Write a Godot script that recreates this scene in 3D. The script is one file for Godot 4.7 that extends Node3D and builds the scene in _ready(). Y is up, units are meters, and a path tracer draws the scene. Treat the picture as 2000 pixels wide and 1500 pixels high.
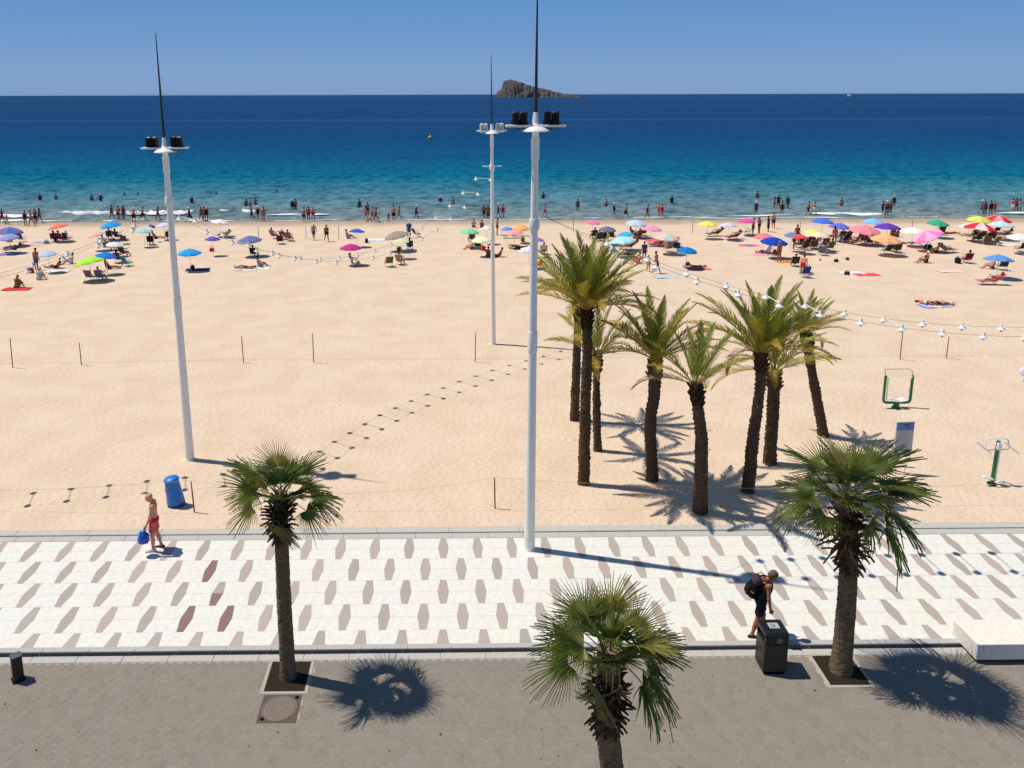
extends Node3D
# Beach promenade seen from a balcony. Metres, y up; the promenade runs along x, the sea lies towards -z.

const FOC := 1618.0
const PPX := 890.0
const PPY := 505.0
const EYE := Vector3(0, 12, 0)
const SEA := -1.6
const STREET := -0.09
const SAND0 := 21.47
const SHORE := 90.5

var cam_basis: Basis
var M := {}
var rng := RandomNumberGenerator.new()
var used := {}

# ---------------------------------------------------------------- mesh building
class Geo:
	var v := PackedVector3Array()
	var n := PackedVector3Array()
	var c := PackedColorArray()
	var t := PackedInt32Array()
	var col := Color.WHITE

	func tri(a: Vector3, b: Vector3, d: Vector3) -> void:   # counter-clockwise seen from outside
		var m := (b - a).cross(d - a).normalized()
		var k := v.size()
		v.append_array([a, b, d])
		n.append_array([m, m, m])
		c.append_array([col, col, col])
		t.append_array([k, k + 2, k + 1])

	func quad(a: Vector3, b: Vector3, d: Vector3, e: Vector3) -> void:
		var m := (d - a).cross(e - b).normalized()
		var k := v.size()
		v.append_array([a, b, d, e])
		n.append_array([m, m, m, m])
		c.append_array([col, col, col, col])
		t.append_array([k, k + 2, k + 1, k, k + 3, k + 2])

	# rows of points, smooth; wrap closes each row; turned outwards from the rows' centres
	func sheet(rows: Array, wrap := false, auto := true, cols: Array = []) -> void:
		var k := v.size()
		var w: int = rows[0].size()
		var h := rows.size()
		for j in h:
			v.append_array(rows[j])
			for i in w:
				n.append(Vector3.ZERO)
				c.append(cols[j][i] if cols else col)
		var tt := PackedInt32Array()
		var out := 0.0
		for j in h - 1:
			for i in (w if wrap else w - 1):
				var a := k + j * w + i
				var b := k + j * w + (i + 1) % w
				var d := a + w
				var e := b + w
				tt.append_array([a, b, d, b, e, d])
		for q in range(0, tt.size(), 3):
			var m := (v[tt[q + 1]] - v[tt[q]]).cross(v[tt[q + 2]] - v[tt[q]])
			for s in 3:
				n[tt[q + s]] += m
		if auto:
			for j in h:
				var mid := Vector3.ZERO
				for i in w:
					mid += v[k + j * w + i]
				mid /= w
				for i in w:
					out += n[k + j * w + i].dot(v[k + j * w + i] - mid)
		for i in range(k, v.size()):
			n[i] = n[i].normalized() * (-1.0 if out < 0 else 1.0)
		for q in range(0, tt.size(), 3):
			if out < 0:
				t.append_array([tt[q], tt[q + 1], tt[q + 2]])
			else:
				t.append_array([tt[q], tt[q + 2], tt[q + 1]])

	func cap(ring: PackedVector3Array, up: Vector3) -> void:
		var mid := Vector3.ZERO
		for p in ring:
			mid += p
		mid /= ring.size()
		for i in ring.size():
			var a := ring[i]
			var b := ring[(i + 1) % ring.size()]
			if (a - mid).cross(b - mid).dot(up) > 0:
				tri(mid, a, b)
			else:
				tri(mid, b, a)

	func tube(path: Array, radii: Array, sides := 8, caps := true) -> void:
		var rows := []
		var side := Vector3.ZERO
		for j in path.size():
			var d: Vector3 = (path[mini(j + 1, path.size() - 1)] - path[maxi(j - 1, 0)]).normalized()
			if side == Vector3.ZERO:
				side = d.cross(Vector3.RIGHT if absf(d.x) < 0.8 else Vector3.UP).normalized()
			side = (side - d * side.dot(d)).normalized()
			var over := d.cross(side)
			var ring := PackedVector3Array()
			for i in sides:
				var a := TAU * i / sides
				ring.append(path[j] + (side * cos(a) + over * sin(a)) * radii[mini(j, radii.size() - 1)])
			rows.append(ring)
		sheet(rows, true)
		if caps:
			cap(rows[0], path[0] - path[1])
			cap(rows[-1], path[-1] - path[-2])

	func lathe(profile: Array, sides := 16, at := Vector3.ZERO, caps := true) -> void:   # [radius, height] pairs
		var rows := []
		for p in profile:
			var ring := PackedVector3Array()
			for i in sides:
				var a := TAU * i / sides
				ring.append(at + Vector3(cos(a) * p[0], p[1], sin(a) * p[0]))
			rows.append(ring)
		sheet(rows, true)
		if caps:
			cap(rows[0], Vector3.UP * (profile[0][1] - profile[-1][1]))
			cap(rows[-1], Vector3.UP * (profile[-1][1] - profile[0][1]))

	# chamfered box
	func box(mid: Vector3, size: Vector3, bev := 0.0, turn := Basis.IDENTITY) -> void:
		var h := size / 2
		var b := minf(bev, minf(h.x, minf(h.y, h.z)) * 0.9)
		for axis in 3:
			for s in [-1.0, 1.0]:
				var u := (axis + 1) % 3
				var w := (axis + 2) % 3
				var pts := []
				for q in [[-1, -1], [1, -1], [1, 1], [-1, 1]]:
					var p := Vector3.ZERO
					p[axis] = s * h[axis]
					p[u] = q[0] * (h[u] - b)
					p[w] = q[1] * (h[w] - b)
					pts.append(mid + turn * p)
				if s > 0:
					quad(pts[0], pts[1], pts[2], pts[3])
				else:
					quad(pts[3], pts[2], pts[1], pts[0])
		if b <= 0:
			return
		for axis in 3:
			var u := (axis + 1) % 3
			var w := (axis + 2) % 3
			for q in [[-1, -1], [1, -1], [1, 1], [-1, 1]]:
				var pts := []
				for e in [[-1, 0], [1, 0], [1, 1], [-1, 1]]:
					var p := Vector3.ZERO
					p[axis] = e[0] * (h[axis] - b)
					p[u] = q[0] * (h[u] - (b if e[1] else 0.0))
					p[w] = q[1] * (h[w] - (0.0 if e[1] else b))
					pts.append(mid + turn * p)
				var out := Vector3.ZERO
				out[u] = q[0]
				out[w] = q[1]
				if (pts[2] - pts[0]).cross(pts[3] - pts[1]).dot(turn * out) > 0:
					quad(pts[0], pts[1], pts[2], pts[3])
				else:
					quad(pts[3], pts[2], pts[1], pts[0])
		for sx in [-1, 1]:
			for sy in [-1, 1]:
				for sz in [-1, 1]:
					var s := Vector3(sx, sy, sz)
					var pts := []
					for a in 3:
						var p := (h - Vector3.ONE * b) * s
						p[a] = h[a] * s[a]
						pts.append(mid + turn * p)
					if (pts[1] - pts[0]).cross(pts[2] - pts[0]).dot(turn * s) > 0:
						tri(pts[0], pts[1], pts[2])
					else:
						tri(pts[0], pts[2], pts[1])

	# flat polygon slab with a chamfered top edge (points counter-clockwise seen from above)
	func slab(poly: Array, y0: float, y1: float, bev: float) -> void:
		var mid := Vector3.ZERO
		for p in poly:
			mid += p
		mid /= poly.size()
		var inner := []
		for p in poly:
			var q: Vector3 = p + (mid - p).normalized() * bev * 1.3
			inner.append(Vector3(q.x, y1, q.z))
		for i in poly.size():
			var a: Vector3 = poly[i]
			var b: Vector3 = poly[(i + 1) % poly.size()]
			var e: Vector3 = inner[(i + 1) % poly.size()]
			var f: Vector3 = inner[i]
			quad(Vector3(a.x, y0, a.z), Vector3(b.x, y0, b.z), Vector3(b.x, y1 - bev, b.z), Vector3(a.x, y1 - bev, a.z))
			quad(Vector3(a.x, y1 - bev, a.z), Vector3(b.x, y1 - bev, b.z), e, f)
			tri(Vector3(mid.x, y1, mid.z), f, e)

	func ball(mid: Vector3, r: Vector3, rings := 8, sides := 12) -> void:
		var rows := []
		for j in rings + 1:
			var a := PI * j / rings
			var ring := PackedVector3Array()
			for i in sides:
				var b := TAU * i / sides
				ring.append(mid + Vector3(sin(a) * cos(b) * r.x, cos(a) * r.y, sin(a) * sin(b) * r.z))
			rows.append(ring)
		sheet(rows, true)

	func mesh() -> ArrayMesh:
		var a := []
		a.resize(Mesh.ARRAY_MAX)
		a[Mesh.ARRAY_VERTEX] = v
		a[Mesh.ARRAY_NORMAL] = n
		a[Mesh.ARRAY_COLOR] = c
		a[Mesh.ARRAY_INDEX] = t
		var m := ArrayMesh.new()
		m.add_surface_from_arrays(Mesh.PRIMITIVE_TRIANGLES, a)
		return m


# a smooth body from tapered bones [from, to, radius, radius], as surface nets
func flesh(bones: Array, cell: float, k := 0.03) -> ArrayMesh:
	var g := Geo.new()
	flesh_into(g, bones, cell, k)
	return g.mesh()


func flesh_into(g: Geo, bones: Array, cell: float, k := 0.03) -> void:
	var lo := Vector3.INF
	var hi := -Vector3.INF
	for b in bones:
		var r: float = maxf(b[2], b[3])
		lo = lo.min(b[0] - Vector3.ONE * r).min(b[1] - Vector3.ONE * r)
		hi = hi.max(b[0] + Vector3.ONE * r).max(b[1] + Vector3.ONE * r)
	lo -= Vector3.ONE * cell * 2.5
	hi += Vector3.ONE * cell * 2.5
	var nx := int((hi.x - lo.x) / cell) + 1
	var ny := int((hi.y - lo.y) / cell) + 1
	var nz := int((hi.z - lo.z) / cell) + 1
	var f := PackedFloat32Array()
	f.resize(nx * ny * nz)
	f.fill(1.0)
	var near := PackedByteArray()
	near.resize(nx * ny * nz)
	for b in bones:
		var a: Vector3 = b[0]
		var e: Vector3 = b[1]
		var ra: float = b[2]
		var rb: float = b[3]
		var reach := maxf(ra, rb) + k + cell * 2.0
		var q0 := ((a.min(e) - Vector3.ONE * reach - lo) / cell).floor().max(Vector3.ZERO)
		var q1 := ((a.max(e) + Vector3.ONE * reach - lo) / cell).ceil()
		var ab := e - a
		var l2 := maxf(ab.length_squared(), 1e-9)
		for z in range(int(q0.z), mini(int(q1.z) + 1, nz)):
			for y in range(int(q0.y), mini(int(q1.y) + 1, ny)):
				for x in range(int(q0.x), mini(int(q1.x) + 1, nx)):
					var p := lo + Vector3(x, y, z) * cell - a
					var u := clampf(p.dot(ab) / l2, 0.0, 1.0)
					var d := (p - ab * u).length() - ra - (rb - ra) * u
					var at := (z * ny + y) * nx + x
					var o := f[at]
					var s := k - absf(o - d)
					f[at] = minf(o, d) - (s * s * 0.25 / k if s > 0.0 else 0.0)
	var ids := PackedInt32Array()
	ids.resize(nx * ny * nz)
	ids.fill(-1)
	var k0 := g.v.size()
	var offs := PackedInt32Array([0, 1, nx, nx + 1, nx * ny, nx * ny + 1, nx * ny + nx, nx * ny + nx + 1])
	for z in nz - 1:
		for y in ny - 1:
			for x in nx - 1:
				var at := (z * ny + y) * nx + x
				var inside := 0
				for o in offs:
					if f[at + o] < 0.0:
						inside += 1
				if inside == 0 or inside == 8:
					continue
				var sum := Vector3.ZERO
				var cnt := 0
				for e in 12:
					var ax := e / 4
					var r := e % 4
					var p := Vector3.ZERO
					p[(ax + 1) % 3] = r & 1
					p[(ax + 2) % 3] = r >> 1
					var q := p
					q[ax] = 1
					var f0 := f[at + int(p.x) + int(p.y) * nx + int(p.z) * nx * ny]
					var f1 := f[at + int(q.x) + int(q.y) * nx + int(q.z) * nx * ny]
					if (f0 < 0.0) != (f1 < 0.0):
						sum += p.lerp(q, f0 / (f0 - f1))
						cnt += 1
				ids[at] = g.v.size()
				g.v.append(lo + (Vector3(x, y, z) + sum / cnt) * cell)
				var gr := Vector3(f[at + 1] + f[at + 1 + nx] + f[at + 1 + nx * ny] + f[at + 1 + nx + nx * ny] - f[at] - f[at + nx] - f[at + nx * ny] - f[at + nx + nx * ny],
					f[at + nx] + f[at + nx + 1] + f[at + nx + nx * ny] + f[at + nx + 1 + nx * ny] - f[at] - f[at + 1] - f[at + nx * ny] - f[at + 1 + nx * ny],
					f[at + nx * ny] + f[at + nx * ny + 1] + f[at + nx * ny + nx] + f[at + nx * ny + nx + 1] - f[at] - f[at + 1] - f[at + nx] - f[at + nx + 1])
				g.n.append(gr.normalized())
				g.c.append(g.col)
	var step := [1, nx, nx * ny]
	for z in range(1, nz - 1):
		for y in range(1, ny - 1):
			for x in range(1, nx - 1):
				var at := (z * ny + y) * nx + x
				for ax in 3:
					var s0 := f[at] < 0.0
					if s0 == (f[at + step[ax]] < 0.0):
						continue
					var u: int = step[(ax + 1) % 3]
					var w: int = step[(ax + 2) % 3]
					var a := ids[at]
					var b := ids[at - u]
					var d := ids[at - u - w]
					var e := ids[at - w]
					if a < 0 or b < 0 or d < 0 or e < 0:
						continue
					if s0:
						g.t.append_array([a, d, b, a, e, d])
					else:
						g.t.append_array([a, b, d, a, d, e])


# ---------------------------------------------------------------- placing
func ray(px: float, py: float) -> Vector3:
	return (cam_basis * Vector3((px - PPX) / FOC, -(py - PPY) / FOC, -1.0)).normalized()


func on_level(px: float, py: float, y: float) -> Vector3:
	var r := ray(px, py)
	return EYE + r * ((y - EYE.y) / r.y)


func sand_y(z: float) -> float:
	var d := -z
	if d < SAND0:
		return 0.0
	return lerpf(-0.03, SEA, (d - SAND0) / (SHORE - SAND0)) if d < SHORE else SEA - (d - SHORE) * 0.13


func on_sand(px: float, py: float, above := 0.0) -> Vector3:
	var y := -1.0
	var p := Vector3.ZERO
	for i in 12:
		p = on_level(px, py, y + above)
		y = sand_y(p.z)
	p.y -= above
	return p


# where a walker at the water's edge stands: on the sand, or a hand's breadth deep in the wash
func on_shore(px: float, py: float) -> Vector3:
	var p := on_sand(px, py)
	if -p.z > SHORE + 0.5:
		p = on_level(px, py, SEA)
		p.y = SEA - 0.09
	return p


# height above the foot at which an upright line through it meets the picture row py
func up_at(foot: Vector3, px: float, py: float) -> float:
	var r := ray(px, py)
	var flat := Vector3(foot.x - EYE.x, 0, foot.z - EYE.z)
	var rf := Vector3(r.x, 0, r.z)
	return EYE.y + r.y * (flat.dot(rf) / rf.length_squared()) - foot.y


# the point where the line of sight crosses the upright plane facing the camera at depth z
func at_z(px: float, py: float, z: float) -> Vector3:
	var r := ray(px, py)
	return EYE + r * ((z - EYE.z) / r.z)


# ---------------------------------------------------------------- nodes
func numbered(called: String) -> String:
	var k: int = used.get(called, 0)
	used[called] = k + 1
	return called if k == 0 else "%s_%03d" % [called, k]


func tag(o: Node, label := "", category := "", group := "", kind := "") -> Node:
	if label: o.set_meta("label", label)
	if category: o.set_meta("category", category)
	if group: o.set_meta("group", group)
	if kind: o.set_meta("kind", kind)
	return o


func thing(called: String, label: String, category: String, at := Vector3.ZERO, turn := 0.0, group := "") -> Node3D:
	var o := Node3D.new()
	o.name = numbered(called)
	add_child(o)
	o.position = at
	o.rotation.y = deg_to_rad(turn)
	tag(o, label, category, group)
	return o


func part(called: String, shape, material: Material, parent: Node, at := Vector3.ZERO, turn := Vector3.ZERO) -> MeshInstance3D:
	var o := MeshInstance3D.new()
	o.name = called
	if parent == self:
		o.name = numbered(called)
	else:
		var k := 0
		while parent.has_node(NodePath(o.name)):
			k += 1
			o.name = "%s_%03d" % [called, k]
	o.mesh = shape.mesh() if shape is Geo else shape
	o.material_override = material
	o.position = at
	o.rotation = turn
	parent.add_child(o, true)
	return o


# many alike pieces: the caller counts them, which is faster than asking the tree
func piece(called: String, k: int, shape: Mesh, material: Material, parent: Node, at := Vector3.ZERO, turn := Basis.IDENTITY) -> MeshInstance3D:
	var o := MeshInstance3D.new()
	o.name = called if k == 0 else "%s_%03d" % [called, k]
	o.mesh = shape
	o.material_override = material
	o.transform = Transform3D(turn, at)
	parent.add_child(o, true)
	return o


func struct(called: String, shape, material: Material) -> MeshInstance3D:
	var o := part(called, shape, material, self)
	o.set_meta("kind", "structure")
	return o


func copy_of(o: Node3D, called: String, label: String, at: Vector3, turn: float) -> Node3D:
	var r := o.duplicate()
	r.name = numbered(called)
	add_child(r)
	r.position = at
	r.rotation = Vector3(0, deg_to_rad(turn), 0)
	r.set_meta("label", label)
	return r


# ---------------------------------------------------------------- materials
func lin(r: float, g: float, b: float) -> Color:
	return Color(r, g, b).linear_to_srgb()


func paint(color: Color, rough := 0.7, spec := 0.4, metal := 0.0) -> StandardMaterial3D:
	var m := StandardMaterial3D.new()
	m.albedo_color = color
	m.roughness = rough
	m.metallic_specular = spec
	m.metallic = metal
	m.vertex_color_use_as_albedo = true
	m.cull_mode = BaseMaterial3D.CULL_DISABLED
	return m


func noise_tex(freq: float, ramp: Array, seeded := 1, octaves := 4, size := 512, kind := FastNoiseLite.TYPE_SIMPLEX_SMOOTH, bump := 0.0) -> NoiseTexture2D:
	var f := FastNoiseLite.new()
	f.noise_type = kind
	f.seed = seeded
	f.frequency = freq
	f.fractal_octaves = octaves
	var t := NoiseTexture2D.new()
	t.width = size
	t.height = size
	t.seamless = true
	t.noise = f
	if bump > 0.0:
		t.as_normal_map = true
		t.bump_strength = bump
	elif ramp:
		var g := Gradient.new()
		g.offsets = PackedFloat32Array(ramp.map(func(x): return x[0]))
		g.colors = PackedColorArray(ramp.map(func(x): return x[1]))
		t.color_ramp = g
	return t


func world_map(m: StandardMaterial3D, tex: Texture2D, normal: Texture2D, metres: float, strength := 1.0, in_world := true) -> StandardMaterial3D:
	m.uv1_triplanar = true
	m.uv1_world_triplanar = in_world
	m.uv1_scale = Vector3.ONE / metres
	if tex: m.albedo_texture = tex
	if normal:
		m.normal_enabled = true
		m.normal_texture = normal
		m.normal_scale = strength
	return m


func grey(v: float) -> Color:
	return Color(v, v, v)


func make_materials() -> void:
	var fine := noise_tex(0.02, [[0.0, grey(0.93)], [0.5, grey(0.975)], [1.0, grey(1.0)]], 3, 5)
	var speck := noise_tex(0.12, [[0.0, grey(0.86)], [0.45, grey(0.97)], [1.0, grey(1.0)]], 5, 3)
	var bumps := noise_tex(0.035, [], 7, 4, 512, FastNoiseLite.TYPE_SIMPLEX_SMOOTH, 6.0)
	var fur := noise_tex(0.06, [[0.2, grey(0.45)], [0.55, grey(0.85)], [1.0, grey(1.0)]], 11, 4)
	M.bumps = bumps
	M.speck = speck
	var dunes := noise_tex(0.06, [], 17, 5, 1024, FastNoiseLite.TYPE_SIMPLEX_SMOOTH, 7.0)
	M.sand = world_map(paint(lin(0.67, 0.53, 0.40), 0.95, 0.15), noise_tex(0.006, [[0.2, Color(0.965, 0.955, 0.945)], [0.5, Color(0.985, 0.98, 0.977)], [0.8, Color(1, 1, 1)]], 9, 8, 1024), dunes, 17.0, 0.3)
	M.slab_white = []
	for k in 5:
		M.slab_white.append(world_map(paint([Color(0.875, 0.868, 0.835), Color(0.885, 0.870, 0.830), Color(0.872, 0.870, 0.842), Color(0.885, 0.866, 0.835), Color(0.878, 0.872, 0.825)][k], 0.55, 0.3), fine, null, 1.7))
	M.slab_rose = []
	for k in 5:
		M.slab_rose.append(world_map(paint([Color(0.705, 0.652, 0.618), Color(0.695, 0.645, 0.605), Color(0.69, 0.65, 0.622), Color(0.715, 0.66, 0.63), Color(0.675, 0.632, 0.605)][k], 0.6, 0.3), speck, null, 0.6))
	M.slab_wine = world_map(paint(Color(0.545, 0.435, 0.43), 0.6, 0.3), speck, null, 0.6)
	M.grout = world_map(paint(Color(0.80, 0.785, 0.75), 0.9, 0.2), fine, null, 0.8)
	M.kerb = world_map(paint(Color(0.70, 0.69, 0.68), 0.85, 0.25), fine, null, 0.9)
	M.kerb_shade = world_map(paint(Color(0.33, 0.335, 0.335), 0.85, 0.25), fine, null, 0.9)  # dark grey standing in for shade on the street kerb's riser
	M.pit_frame = world_map(paint(Color(0.68, 0.655, 0.61), 0.9, 0.25), fine, null, 0.9)
	M.kerb_light = world_map(paint(Color(0.72, 0.71, 0.69), 0.85, 0.25), fine, null, 1.1)
	M.kerb_sand = world_map(paint(Color(0.735, 0.72, 0.69), 0.85, 0.25), fine, null, 1.3)
	M.paver = []
	for k in 6:
		M.paver.append(world_map(paint([Color(0.545, 0.513, 0.474), Color(0.54, 0.507, 0.467), Color(0.552, 0.521, 0.482), Color(0.532, 0.499, 0.461), Color(0.545, 0.516, 0.481), Color(0.538, 0.509, 0.469)][k], 0.9, 0.25), speck, bumps, 0.9, 0.5))
	M.joint = world_map(paint(Color(0.67, 0.625, 0.55), 0.95, 0.2), speck, null, 0.5)
	M.soil = world_map(paint(Color(0.26, 0.225, 0.19), 0.95, 0.2), fur, bumps, 0.5)
	M.iron = world_map(paint(Color(0.36, 0.31, 0.28), 0.7, 0.4), speck, null, 0.3)
	M.iron_pale = world_map(paint(Color(0.50, 0.45, 0.41), 0.7, 0.4), speck, null, 0.3)
	M.pole = world_map(paint(Color(0.955, 0.945, 0.915), 0.45, 0.4), fine, null, 1.5)
	M.mast = paint(Color(0.20, 0.18, 0.17), 0.5, 0.4)
	M.lamp_black = world_map(paint(Color(0.13, 0.115, 0.105), 0.5, 0.5), speck, null, 0.4)
	M.lamp_white = paint(Color(0.90, 0.90, 0.88), 0.45, 0.4)
	M.glass = paint(Color(0.75, 0.78, 0.80), 0.15, 0.6)
	M.bulb = paint(Color(0.88, 0.89, 0.88), 0.25, 0.5)
	M.wire = paint(Color(0.33, 0.30, 0.27), 0.7, 0.3)
	M.black_metal = world_map(paint(Color(0.085, 0.088, 0.092), 0.42, 0.5), speck, null, 0.5)
	M.deep_black = paint(Color(0.04, 0.04, 0.042), 0.8, 0.2)
	M.plate = paint(Color(0.66, 0.67, 0.68), 0.35, 0.5)
	M.bench = world_map(paint(Color(0.90, 0.875, 0.83), 0.8, 0.25), fine, bumps, 1.4, 0.25)
	M.bin_blue = world_map(paint(Color(0.02, 0.47, 0.79), 0.4, 0.5), fine, null, 0.8)
	M.bin_dark = paint(Color(0.05, 0.28, 0.47), 0.5, 0.4)
	M.sticker = paint(Color(0.72, 0.25, 0.27), 0.5, 0.4)
	M.rust = world_map(paint(Color(0.55, 0.36, 0.24), 0.85, 0.3), speck, null, 0.2)
	M.rope = paint(Color(0.78, 0.70, 0.60), 0.9, 0.2)
	M.gym_green = paint(Color(0.10, 0.42, 0.22), 0.4, 0.5)
	M.gym_white = paint(Color(0.90, 0.91, 0.91), 0.35, 0.5)
	M.leaf = []
	for k in 4:   # feather fronds: fresh, olive, yellowing, dead
		M.leaf.append(leafy([Color(0.51, 0.53, 0.21), Color(0.61, 0.58, 0.23), Color(0.69, 0.595, 0.27), Color(0.60, 0.48, 0.31)][k], 0.5))
	M.fan = []
	for k in 4:
		M.fan.append(leafy([Color(0.42, 0.475, 0.255), Color(0.50, 0.54, 0.29), Color(0.63, 0.61, 0.36), Color(0.74, 0.63, 0.45)][k], 0.38))
	M.trunk = world_map(paint(Color(0.50, 0.41, 0.33), 0.95, 0.2), fur, bumps, 0.7, 1.2)
	M.trunk_fan = world_map(paint(Color(0.64, 0.545, 0.43), 0.95, 0.2), fur, bumps, 0.6, 1.2)
	M.boot = []
	for k in 3:
		M.boot.append(world_map(paint([Color(0.44, 0.31, 0.225), Color(0.58, 0.44, 0.33), Color(0.34, 0.24, 0.18)][k], 0.95, 0.2), fur, null, 0.3, 1.0, false))
	M.rock = world_map(paint(Color(0.45, 0.445, 0.46), 0.95, 0.2), noise_tex(0.02, [[0.25, Color(0.42, 0.44, 0.42)], [0.5, Color(0.8, 0.78, 0.76)], [0.75, Color(1.0, 0.93, 0.87)]], 21, 5), bumps, 90.0, 1.5)
	M.foam = world_map(paint(Color(0.93, 0.94, 0.94), 0.9, 0.2), fine, bumps, 1.3, 0.8)


func leafy(color: Color, rough: float) -> StandardMaterial3D:
	var m := paint(color, rough, 0.45)
	m.backlight_enabled = true
	m.backlight = Color(0.75, 0.8, 0.42)
	return m


var cloth_cache := {}
func cloth(color: Color) -> StandardMaterial3D:
	if not cloth_cache.has(color):
		cloth_cache[color] = paint(color, 0.85, 0.25)
	return cloth_cache[color]


# ================================================================ the scene
func _ready() -> void:
	rng.seed = 20240611
	cam_basis = Basis.from_euler(Vector3(deg_to_rad(-11.2), deg_to_rad(-0.66), deg_to_rad(-0.143)))
	var cam := Camera3D.new()
	cam.name = "camera"
	cam.near = 0.5
	cam.far = 90000.0
	cam.projection = Camera3D.PROJECTION_FRUSTUM
	cam.size = 1500.0 / FOC * cam.near
	cam.frustum_offset = Vector2((1000.0 - PPX) / FOC, -(750.0 - PPY) / FOC) * cam.near
	cam.transform = Transform3D(cam_basis, EYE)
	add_child(cam)
	cam.current = true
	var sky := PanoramaSkyMaterial.new()
	sky.panorama = clear_sky()
	var env := Environment.new()
	env.background_mode = Environment.BG_SKY
	env.sky = Sky.new()
	env.sky.sky_material = sky
	env.tonemap_mode = Environment.TONE_MAPPER_LINEAR
	env.tonemap_exposure = 1.12
	env.sdfgi_enabled = true
	env.ssao_enabled = true
	env.ssil_enabled = true
	var we := WorldEnvironment.new()
	we.name = "surroundings"
	we.environment = env
	add_child(we)
	var sun := DirectionalLight3D.new()
	sun.name = "sun"
	sun.light_energy = 1.3
	sun.light_color = Color(1.0, 0.965, 0.91)
	sun.light_angular_distance = 0.53
	sun.shadow_enabled = true
	add_child(sun)
	sun.look_at_from_position(Vector3.ZERO, Vector3(5.57, -11.25, 1.55))
	make_materials()
	build_sea()
	build_ground()
	build_masts()
	build_palms()
	build_street_things()
	build_gym()
	build_fences()
	build_near_people()
	build_beach()


# cloudless sky: pale and hazy at the horizon, deepening steadily to the zenith
func clear_sky() -> ImageTexture:
	var stops := [[0.0, 0.189, 0.315, 0.530], [1.5, 0.195, 0.325, 0.545], [3.5, 0.152, 0.290, 0.535], [6.5, 0.104, 0.256, 0.525], [12.0, 0.090, 0.220, 0.460], [30.0, 0.078, 0.165, 0.345], [60.0, 0.058, 0.120, 0.250], [90.0, 0.050, 0.105, 0.220]]
	var im := Image.create(64, 1024, false, Image.FORMAT_RGBAF)
	for y in 1024:
		var up := 90.0 - (y + 0.5) / 1024.0 * 180.0
		var c := Color(0.20, 0.24, 0.28)
		if up >= 0.0:
			for k in stops.size() - 1:
				if up >= stops[k][0]:
					var u: float = (up - stops[k][0]) / (stops[k + 1][0] - stops[k][0])
					c = Color(stops[k][1], stops[k][2], stops[k][3]).lerp(Color(stops[k + 1][1], stops[k + 1][2], stops[k + 1][3]), u)
		for x in 64:
			im.set_pixel(x, y, c)
	return ImageTexture.create_from_image(im)


# ---------------------------------------------------------------- sea, island, sand
func sea_color(d: float, x: float) -> Color:
	var stops := [[88.0, 0.25, 0.26, 0.235], [93.0, 0.19, 0.255, 0.265], [98.0, 0.155, 0.235, 0.265], [107.0, 0.115, 0.235, 0.285], [118.0, 0.06, 0.205, 0.275], [130.0, 0.024, 0.165, 0.245], [140.0, 0.007, 0.145, 0.235], [156.0, 0.001, 0.118, 0.22], [190.0, 0.0005, 0.084, 0.20], [280.0, 0.003, 0.055, 0.165],
		[420.0, 0.006, 0.045, 0.140], [900.0, 0.007, 0.046, 0.140], [3000.0, 0.009, 0.052, 0.150], [60000.0, 0.012, 0.060, 0.165]]
	var c := Color(0.2, 0.22, 0.2)
	for i in stops.size() - 1:
		if d >= stops[i][0]:
			var u := clampf((log(d) - log(stops[i][0])) / (log(stops[i + 1][0]) - log(stops[i][0])), 0, 1)
			c = Color(stops[i][1], stops[i][2], stops[i][3]).lerp(Color(stops[i + 1][1], stops[i + 1][2], stops[i + 1][3]), u)
	return c


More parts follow.
